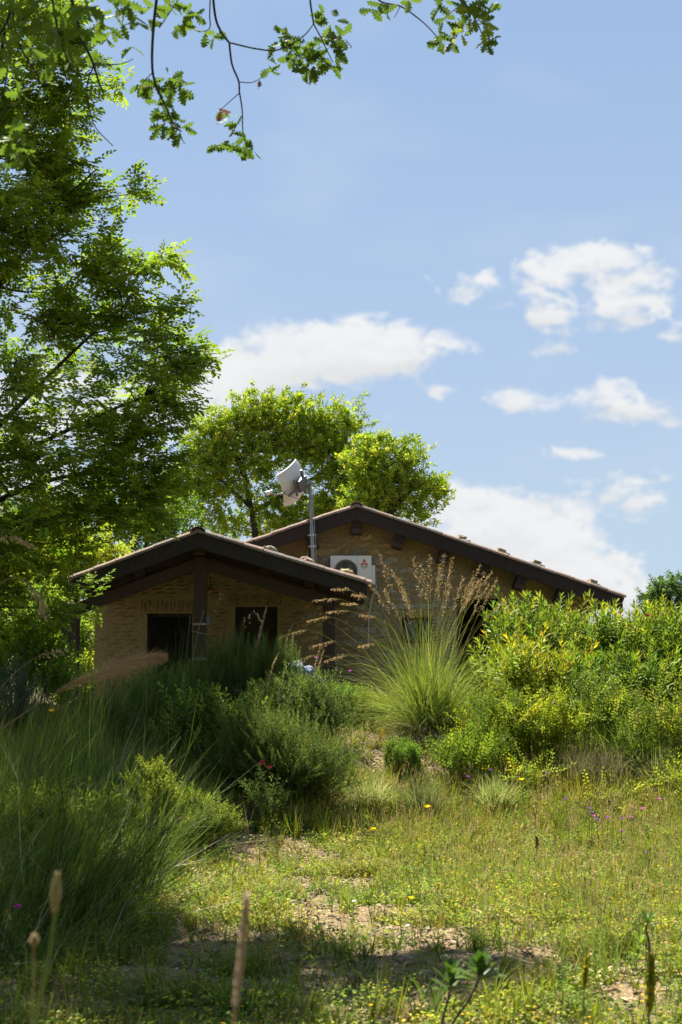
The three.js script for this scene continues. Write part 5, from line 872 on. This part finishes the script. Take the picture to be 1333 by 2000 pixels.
// out-of-focus stalks close to the camera
stalk('meadow_foxtail', 'blurred foxtail grass head on a green stem, lower left corner', 'grass', 2.1, [[70, 2000], [90, 1900], [104, 1820], [108, 1765], [112, 1712]], { seed: 14, col: [.24, .28, .08], r0: .0026, r1: .0016, head: (t, c, R) => { spike(.0075, 420, [[.62, .54, .28], [.55, .46, .24], [.48, .46, .2]], .72, .009)(t, c, R); } });
stalk('meadow_foxtail', 'small blurred round seed head beside the foxtail, lower left', 'grass', 2.2, [[60, 2000], [66, 1920], [66, 1868], [67, 1830]], { seed: 15, col: [.36, .30, .15], r0: .0015, r1: .001, head: (t, c, R) => spike(.008, 160, [[.55, .44, .24], [.48, .38, .2]], .86, .007)(t, c, R) });
stalk('dry_grass_stalk', 'blurred tall straw coloured spike in the near foreground', 'grass', 2.0, [[452, 2040], [462, 1950], [472, 1860], [478, 1800], [483, 1752]], { seed: 16, col: [.36, .27, .17], r0: .003, r1: .0012, head: (t, c, R) => spike(.0034, 700, [[.56, .44, .31], [.62, .5, .36], [.48, .37, .25]], .34, .011)(t, c, R) });

// ---------------- saplings and weeds in the near meadow
function whorl(label, name, D, pts, n, len, wid, seed, colr, low) {
  const R = mulberry(seed), P = pts.map(([x, y]) => at(x, y, D)), g = gpos(P[0].x - (P[1].x - P[0].x) * .3, P[0].z), path = P[0].y > g.y + .03 ? [g, ...P] : P, t = thing(name, label, 'sapling', path[0].clone());
  const c = new THREE.CatmullRomCurve3(path.map((p) => p.clone().sub(path[0]))).getPoints(12), m = new MB(); m.color([.9, .6, .5]); m.tube(c, c.map((_, k) => lerp(.005, .003, k / 12)), 6); part('stem', m.build(), M.bark, t);
  const mats = colr.map((q) => { const k = M.gloss.clone(); k.color.setRGB(...q); return k; });
  for (let k = 0; k < n; k++) {
    const f = k / n, a = k * 2.4 + R() * .4, tip = lerp(1.25, .12, f) + (R() - .5) * .2, i = Math.min(11, Math.floor((low ?? .78) * 12 + f * (1 - (low ?? .78)) * 11.5)), d = V(Math.cos(a) * Math.sin(tip), Math.cos(tip), Math.sin(a) * Math.sin(tip)), nn = V(-Math.cos(a) * Math.cos(tip), Math.sin(tip), -Math.sin(a) * Math.cos(tip)), l = new MB();
    l.leaf(V(0, 0, 0), d, nn, len * rnd(R, .75, 1.1), wid * rnd(R, .8, 1.1), .22, .55, .12); const q = part('leaf', l.build(), pick(R, mats), t); q.position.copy(c[i]);
  }
  return t;
}
const LAU = [[.055, .115, .012], [.07, .135, .012], [.045, .09, .010]];
whorl('left of two leafy laurel seedlings in the near meadow', 'laurel_seedling', 4.9, [[862, 2010], [876, 1950], [884, 1905]], 18, .085, .032, 91, LAU);
whorl('right of two leafy laurel seedlings in the near meadow, leaning right', 'laurel_seedling', 4.8, [[880, 2010], [912, 1960], [935, 1915], [940, 1895]], 20, .088, .034, 92, LAU);
whorl('sapling with one tuft of upright leaves on a dark stem at the right', 'oak_sapling', 6.2, [[1266, 1900], [1268, 1840], [1262, 1815], [1266, 1800]], 9, .085, .022, 93, LAU, .9);
stalk('mullein_weed', 'blurred weed spike with yellowish buds at the lower right', 'plant', 4.4, [[1268, 2010], [1270, 1940], [1272, 1868]], { seed: 17, col: [.14, .2, .04], r0: .004, r1: .002, head: (t, c, R) => { spike(.02, 150, [[.16, .24, .03], [.3, .3, .03], [.42, .36, .02]], .45, .022)(t, c, R); } });
stalk('mullein_weed', 'short blurred yellow flower spike right of the laurel seedlings', 'plant', 4.7, [[1140, 1960], [1143, 1910], [1146, 1868]], { seed: 18, col: [.14, .2, .04], r0: .003, r1: .002, head: (t, c, R) => spike(.014, 90, [[.45, .38, .015], [.3, .3, .02]], .5, .014)(t, c, R) });
stalk('teasel_stalk', 'dark dried teasel head standing in the middle of the meadow', 'plant', 11.6, [[1048, 1670], [1049, 1655], [1049, 1635]], { seed: 20, col: [.14, .10, .06], r0: .003, r1: .002, head: spike(.022, 46, [[.10, .07, .045], [.15, .10, .06]], .5, .022) });
stalk('teasel_stalk', 'small dark seed head above the pale path right of the lone grass clump', 'plant', 9.6, [[683, 1830], [684, 1810], [685, 1790]], { seed: 23, col: [.12, .1, .06], r0: .002, r1: .0015, head: spike(.012, 30, [[.08, .06, .04]], .5, .014) });

// ------------------------------------------------------------------ the meadow: plants nobody could count
{
  const R = mulberry(101);
  const tuft = [0, 1, 2].map((k) => clumpGeo(600 + k, { n: 9, rad: .03, lean: [.05, .9], len: [.05, .15], droop: [.2, 1.2], w: [.004, .0075], segs: 3, colors: [[1, 1, 1]] }));
  const fine = [0, 1].map((k) => clumpGeo(610 + k, { n: 8, rad: .03, lean: [.0, .5], len: [.12, .30], droop: [.1, .7], w: [.003, .005], segs: 3, colors: [[1, 1, 1], [1.15, 1.05, 1.1]] }));
  const herb = [0, 1, 2].map((k) => { const R = mulberry(620 + k), m = new MB(); for (let j = 0; j < 13; j++) { const a = R() * 6.28, q = Math.sqrt(R()) * .06, h = rnd(R, .02, .085), b = V(Math.cos(a) * q, h, Math.sin(a) * q); m.color([1, 1, 1], rnd(R, .75, 1.25)); const d = V(Math.cos(a + R()), rnd(R, -.2, .7), Math.sin(a + R())).normalize(); m.leaf(b, d, V(R() - .5, 1, R() - .5).normalize(), rnd(R, .014, .026), rnd(R, .009, .016), .2, .5, .2); if (j % 3 === 0) { m.color([.8, .9, .8]); m.strip([V(b.x * .3, 0, b.z * .3), b], .0016, V(1, 0, 0)); } } return m.build(); });
  const seed = [0, 1].map((k) => { const R = mulberry(630 + k), m = new MB(); for (let j = 0; j < 3; j++) { const a = R() * 6.28, p = bend(V((R() - .5) * .05, 0, (R() - .5) * .05), V(Math.cos(a) * .15, 1, Math.sin(a) * .15), rnd(R, .2, .38), .12, 4, R, .06); m.color([.85, 1, .8]); m.strip(p, .0018, V(1, 0, 0)); for (let i = 0; i < 6; i++) { m.color([1.7, 1.25, 1.9], rnd(R, .7, 1.1)); m.leaf(p[4].clone().add(V((R() - .5) * .012, -i * .008, (R() - .5) * .012)), V(R() - .5, .9, R() - .5).normalize(), onSphere(R), .012, .005, .2, .5, 0); } } return m.build(); });
  const flower = [0, 1].map((k) => { const R = mulberry(640 + k), m = new MB(); for (let j = 0; j < 3; j++) { const b = V((R() - .5) * .1, rnd(R, .05, .16), (R() - .5) * .1); m.color([.2, .4, .1]); m.strip([V(b.x * .4, 0, b.z * .4), b], .0016, V(1, 0, 0)); m.color([1, 1, 1]); for (let i = 0; i < 5; i++) { const a = i * 1.257; m.leaf(b, V(Math.cos(a), .35, Math.sin(a)).normalize(), V(-Math.cos(a) * .3, 1, -Math.sin(a) * .3), .0085, .007, .1, .55, 0); } } return m.build(); });
  const where = (n, D0, D1, fn) => { for (let k = 0; k < n; k++) { const D = Math.sqrt(lerp(D0 * D0, D1 * D1, R())), x = (R() * 2 - 1) * (.25 * D + .5); fn(x, D); } };
  const put = (x, D, s, tilt = .12) => new THREE.Matrix4().compose(gpos(x, -D, -.004), new THREE.Quaternion().setFromEuler(new THREE.Euler((R() - .5) * tilt, R() * 6.28, (R() - .5) * tilt)), V(s, s * rnd(R, .8, 1.25), s));
  const A = tuft.map(() => []), F = fine.map(() => []), Hh = herb.map(() => []), S = seed.map(() => []), Y = flower.map(() => []);
  const MEADOW = [[.28, .32, .016], [.33, .345, .018], [.235, .29, .015], [.38, .355, .025]], STRAW = [[.46, .36, .15], [.40, .31, .13]], GREEN = [[.17, .235, .016], [.18, .26, .018], [.11, .185, .014]];
  const dens = (x, D) => (1 - .94 * bare(x, -D)) * (.4 + .6 * smoothstep(n2(x * 1.1 + 5, D * 1.1) + .6 * n2(x * 4, D * 4), -.5, .5)), rough = (x, D) => smoothstep(D, 12.8, 14.5);
  const patch = (x, D) => .5 + .5 * (n2(x * .7 + 2, D * .45) + .5 * n2(x * 2.1, D * 1.5));
  where(46000, 5.6, 21, (x, D) => { if (R() > dens(x, D)) return; const g = patch(x, D) > .55 + .5 * R(); A[Math.floor(R() * 3)].push([put(x, D, rnd(R, .7, 1.3) * (1 + .45 * rough(x, D))), mixCol(R, g ? GREEN : R() < .28 ? STRAW : R() < .28 ? GREEN : MEADOW, .3)]); });
  where(9000, 6.5, 21, (x, D) => { if (R() > dens(x, D) * (.35 + .65 * smoothstep(x, -.5, 1.2) + .6 * rough(x, D))) return; F[Math.floor(R() * 2)].push([put(x, D, rnd(R, .6, 1.15) * (1 + .2 * rough(x, D)), .3), mixCol(R, R() < .2 ? STRAW : R() < .25 ? GREEN : MEADOW, .2)]); });
  where(36000, 5.6, 20, (x, D) => { if (R() > dens(x, D) * 1.1) return; Hh[Math.floor(R() * 3)].push([put(x, D, rnd(R, .7, 1.4)), mixCol(R, R() < .45 || patch(x, D) > .3 + .7 * R() ? GREEN : R() < .2 ? STRAW : MEADOW, .38)]); });
  where(7000, 7.5, 19, (x, D) => { if (R() > dens(x, D) * (.15 + smoothstep(x, -.4, 1.6))) return; S[Math.floor(R() * 2)].push([put(x, D, rnd(R, .6, 1.1), .3), mixCol(R, [[.24, .22, .06], [.28, .24, .08], [.2, .22, .04]], .2)]); });
  where(800, 5.8, 17, (x, D) => { if (R() > dens(x, D) * (.2 + smoothstep(x, -1.5, 1.0))) return; Y[Math.floor(R() * 2)].push([put(x, D, rnd(R, .8, 1.4)), col([.75, .44, .012], R, .15)]); });
  const weed = [0, 1].map((k) => { const R = mulberry(660 + k), m = new MB(); for (let j = 0; j < 2; j++) { const a = R() * 6.28, p = bend(V((R() - .5) * .06, 0, (R() - .5) * .06), V(Math.cos(a) * .2, 1, Math.sin(a) * .2), rnd(R, .16, .34), .1, 4, R, .05); m.color([.8, .9, .5]); m.strip(p, .0022, V(1, 0, 0)); m.color([.5, .36, .22]); for (let i = 0; i < 7; i++) m.leaf(p[4].clone().add(V((R() - .5) * .008, -i * .004, (R() - .5) * .008)), V(R() - .5, .6, R() - .5).normalize(), onSphere(R), .011, .006, .2, .5, 0); } return m.build(); });
  const Wd = weed.map(() => []);
  where(1500, 6.4, 17, (x, D) => { if (R() > dens(x, D) * (.2 + smoothstep(x, -.6, 1.2))) return; Wd[Math.floor(R() * 2)].push([put(x, D, rnd(R, .7, 1.2), .3), col([.17, .16, .06], R, .3)]); });
  const top = (label, category) => ({ label, category, kind: 'stuff' });
  tuft.forEach((g, k) => scatter('meadow_grass', g, M.blade, A[k], null, top('short yellow green meadow grass over the whole clearing', 'grass')));
  fine.forEach((g, k) => scatter('meadow_grass', g, M.blade, F[k], null, top('finer taller meadow grass over the right of the clearing', 'grass')));
  herb.forEach((g, k) => scatter('ground_herbs', g, M.leaf, Hh[k], null, top('tiny leafed clover and weeds covering the clearing', 'ground cover')));
  seed.forEach((g, k) => scatter('seeding_grass', g, M.dry, S[k], null, top('thin seeding grass stems standing over the meadow', 'grass')));
  weed.forEach((g, k) => scatter('ribwort_heads', g, M.dry, Wd[k], null, top('dark little seed heads on thin stems over the meadow', 'weeds')));
  flower.forEach((g, k) => scatter('yellow_flowers', g, M.petal, Y[k], null, top('tiny yellow flowers dotted through the meadow', 'flowers')));
  const bigWeed = G.herb.concat(clumpGeo(670, { ...LONG, n: 26, rad: .03, len: [.14, .3], w: [.005, .009], colors: [[1, 1, 1]] }), sprayGeo(671, { len: .2, n: 14, leaf: .05, wid: .022, ang: [.6, 1.3], twigR: .0018 })), BW = bigWeed.map(() => []);
  where(2600, 5.8, 18, (x, D) => { if (R() > dens(x, D) * Math.max(smoothstep(patch(x + 7, D), .35, .8) * .5, smoothstep(D, 13.2, 15) * smoothstep(x, .6, 1.4) * 1.2 * smoothstep(patch(x + 3, D * 2), .1, .7))) return; const k = Math.floor(R() * bigWeed.length); BW[k].push([put(x, D, rnd(R, .5, 1.15), .5), mixCol(R, [[.15, .24, .018], [.2, .28, .02], [.26, .31, .022], [.11, .18, .016]], .25)]); });
  bigWeed.forEach((g, k) => BW[k].length && scatter('meadow_weeds', g, M.leaf, BW[k], null, top('taller leafy weeds scattered in patches through the meadow', 'weeds')));
  // litter: wood chips, dead leaves and pebbles
  const chip = [0, 1, 2].map((k) => { const q = new THREE.BoxGeometry([.05, .03, .085][k], .005, [.018, .022, .007][k], 1, 1, 1), p = q.attributes.position, R = mulberry(650 + k); const memo = {}; for (let i = 0; i < p.count; i++) { const key = [p.getX(i), p.getY(i), p.getZ(i)].map((v) => v.toFixed(3)).join(); memo[key] ??= [(R() - .5) * .012, R() * .008, (R() - .5) * .008]; p.setXYZ(i, p.getX(i) + memo[key][0], p.getY(i) + memo[key][1], p.getZ(i) + memo[key][2]); } const g = q.toNonIndexed(); g.computeVertexNormals(); return g; });
  const pebble = (() => { const g = new THREE.IcosahedronGeometry(.014, 1), p = g.attributes.position; for (let i = 0; i < p.count; i++) { const v = V(p.getX(i), p.getY(i), p.getZ(i)), s = 1 + .35 * n3(v.x * 60, v.y * 60, v.z * 60); p.setXYZ(i, v.x * s * 1.2, v.y * s * .7, v.z * s); } g.computeVertexNormals(); return g; })();
  const C = chip.map(() => []), Pb = [];
  where(26000, 5.6, 19, (x, D) => { if (R() > .12 + bare(x, -D)) return; C[Math.floor(R() * 3)].push([new THREE.Matrix4().compose(gpos(x, -D, .008), new THREE.Quaternion().setFromEuler(new THREE.Euler((R() - .5) * .5, R() * 6.28, (R() - .5) * .5)), V(1, 1, 1).multiplyScalar(rnd(R, .4, 1.15))), mixCol(R, [[.34, .24, .13], [.27, .185, .10], [.42, .31, .18], [.20, .135, .08], [.44, .36, .25], [.32, .2, .11]], .25)]); });
  where(6000, 5.6, 19, (x, D) => { if (R() > .08 + bare(x, -D)) return; Pb.push([put(x, D, rnd(R, .3, 1.2), 3), mixCol(R, [[.38, .31, .22], [.32, .25, .17], [.44, .38, .29], [.26, .2, .14]], .2)]); });
  const litterMat = std([1, 1, 1], { name: 'litter', map: grainTex });
  chip.forEach((g, k) => scatter('ground_litter', g, litterMat, C[k], null, top('dry wood chips and dead leaves on the bare path', 'litter')));
  scatter('pebble_gravel', pebble, litterMat, Pb, null, top('small pale pebbles strewn on the bare path', 'gravel'));
}
// ------------------------------------------------------------------ flowers, stones, sticks and odd things one by one
{
  const R = mulberry(111), purple = [.26, .05, .36], pink = [.62, .14, .46];
  const bloom = (px, py, D, c, s, label, group) => { const p = at(px, py, D), g = gpos(p.x, -D), h = Math.max(.04, p.y - g.y), t = thing('wildflower', label, 'flower', g, R() * 6, group), m = new MB(); m.color([.15, .2, .05]); m.tube(bend(V(0, 0, 0), V(.04, 1, .03), h, .02, 4, R, .04), .0022, 4); part('stem', m.build(), M.dry, t); const f = part('bloom', flowerGeo(700 + px, s), petalMat(c), t); f.position.set(.04 * h, h, .03 * h); };
  const ords = ['first', 'second', 'third', 'fourth', 'fifth', 'sixth', 'seventh', 'eighth', 'ninth', 'tenth', 'eleventh'];
  [[1150, 1580], [1153, 1588], [1170, 1602], [1186, 1598], [1212, 1600], [1213, 1625], [1262, 1667], [1110, 1562], [1069, 1511], [911, 1518], [964, 1505]].sort((a, b) => a[0] - b[0]).forEach(([px, py], k) => bloom(px, py, 12.9 + (1600 - py) * .012, purple, .042, `small purple knapweed flower in the meadow, ${ords[k]} of eleven counted from the left`, 'purple knapweed flowers in the meadow'));
  [[1157, 1596], [1233, 1598], [1252, 1581], [1286, 1562]].forEach(([px, py], k) => bloom(px, py, 13.2, pink, .045, `small pink flower at the right of the meadow, ${ords[k]} of four from the left`, 'pink flowers in the meadow'));
  bloom(26, 1776, 7.2, [.42, .06, .34], .05, 'single magenta flower in the shade under the near broom');
  bloom(483, 1440, 15.4, [.42, .1, .42], .055, 'mauve flower above the dark rounded bush');
  bloom(618, 1286, 17.6, [.42, .1, .42], .06, 'mauve flower in front of the blue grey plastic sheet');
  bloom(682, 1312, 17.6, [.42, .1, .42], .05, 'mauve flower left of the feather grass foot');
  bloom(88, 1390, 11, [.75, .44, .01], .05, 'single orange yellow flower over the broom below the left post');
  bloom(1023, 1525, 14.2, [.7, .5, .01], .07, 'yellow flower spike right of the bank'); bloom(832, 1578, 13.6, [.7, .5, .01], .07, 'yellow flower at the foot of the right pale grass clump');
  bloom(805, 1757, 9.6, [.75, .6, .02], .05, 'bright yellow flower beside the bare path'); bloom(728, 1622, 12.6, [.75, .55, .01], .06, 'yellow flower at the upper end of the bare path');
  bloom(690, 1762, 9.4, [.6, .6, .58], .035, 'white fluffy seed clock right of the lone grass clump');
  const rock = (px, py, s, label, mat, seed) => { const p = groundAt(px, py), t = thing('stone', label, 'stone', p, R() * 6), g = new THREE.IcosahedronGeometry(s, 3), q = g.attributes.position; for (let i = 0; i < q.count; i++) { const v = V(q.getX(i), q.getY(i), q.getZ(i)).divideScalar(s), k = 1 + .28 * n3(v.x * 1.4 + seed, v.y * 1.4, v.z * 1.4) + .1 * n3(v.x * 4, v.y * 4 + seed, v.z * 4); q.setXYZ(i, v.x * k * s, v.y * k * s * .62, v.z * k * s); } g.computeVertexNormals(); part('stone_body', g, mat, t); return t; };
  rock(1190, 1726, .045, 'pale rounded stone alone in the right of the meadow', std([.42, .36, .26], { name: 'pale_rock', map: stoneTex, bumpMap: stoneTex, bumpScale: .02 }), 3);
  rock(752, 1690, .06, 'flat tan stone at the right edge of the bare path', M.paleStone, 5); rock(720, 1696, .05, 'tan stone left of the flat one on the bare path', M.paleStone, 7); rock(850, 1856, .06, 'reddish tan stone half buried near the laurel seedlings', M.tiles[2], 9); rock(590, 1700, .05, 'brown stone at the left of the bare path', M.stones[0], 11); rock(765, 1418, .06, 'pale stone at the top of the crumbling bank', M.paleStone, 13);
  const stick = (px, py, len, turn, lift, label) => { const p = groundAt(px, py), t = thing('dry_stick', label, 'stick', p.add(V(0, .02, 0)), turn), m = new MB(); m.color([1, 1, 1]); m.tube(bend(V(-len / 2, .01, 0), V(1, lift, 0), len, lift * 1.6, 6, R, .1), [.011, .011, .010, .009, .008, .006, .004], 6); part('stick_wood', m.build(), std([.40, .31, .2], { name: 'bleached_wood', vertexColors: true, map: woodTex }), t); };
  stick(700, 1462, .42, -.7, .15, 'upper bleached stick on the crumbling bank'); stick(696, 1478, .36, -.9, .2, 'lower bleached stick on the crumbling bank'); stick(668, 1450, .3, -.2, .1, 'short bleached stick left of the others on the bank'); stick(505, 1655, .4, .3, .1, 'grey stick on the bare path under the rockrose bush'); stick(1000, 1890, .34, -1.0, .1, 'pale dry stem lying near the laurel seedlings');
  { // pale stone block beside the left post
    const p = at(168, 1346, 22.0), t = thing('stone_block', 'pale rough stone block beside the foot of the left porch post', 'stone', V(p.x, FLOOR - .1, -22.0), .2), b = part('block', blockGeo(.26, .42, .3, mulberry(5), .14), std([.46, .42, .36], { name: 'limestone', map: stoneTex, bumpMap: stoneTex, bumpScale: .02 }), t); b.position.y = .32;
  }
  { // plastic sheet over a low heap
    const p = at(592, 1312, 19.6), t = thing('plastic_sheet', 'blue grey plastic sheet draped over a low heap before the annex', 'plastic sheet', V(p.x, groundY(p.x, -19.6), -19.6), .15), W = .84, H = p.y + .12 - groundY(p.x, -19.6), N = 34, P = [], I = [];
    for (let j = 0; j <= N; j++) for (let i = 0; i <= N; i++) { const u = i / N * 2 - 1, v = j / N * 2 - 1, r = Math.max(Math.abs(u), Math.abs(v)), hump = Math.pow(Math.max(0, 1 - Math.pow(Math.max(0, r - .12) / .88, 2.8)), .38) * (u < 0 ? 1 : .86 + .1 * Math.cos(u * 3)), fold = .03 * n2(u * 2.2 + 4, v * 2.2) + .016 * Math.abs(n2(u * 5, v * 5)); P.push(u * W / 2 * (1.15 - .2 * hump), H * hump + fold * (.3 + hump), v * .3 * (1.15 - .2 * hump)); }
    for (let j = 0; j < N; j++) for (let i = 0; i < N; i++) { const a = j * (N + 1) + i; I.push(a, a + N + 1, a + 1, a + 1, a + N + 1, a + N + 2); }
    const g = new THREE.BufferGeometry(); g.setAttribute('position', new THREE.Float32BufferAttribute(P, 3)); g.setIndex(I); g.computeVertexNormals();
    part('sheet', g, std([.055, .085, .15], { name: 'blue_grey_plastic', roughness: .75, side: THREE.DoubleSide }), t);
  }
}
renderer.render(scene, camera);
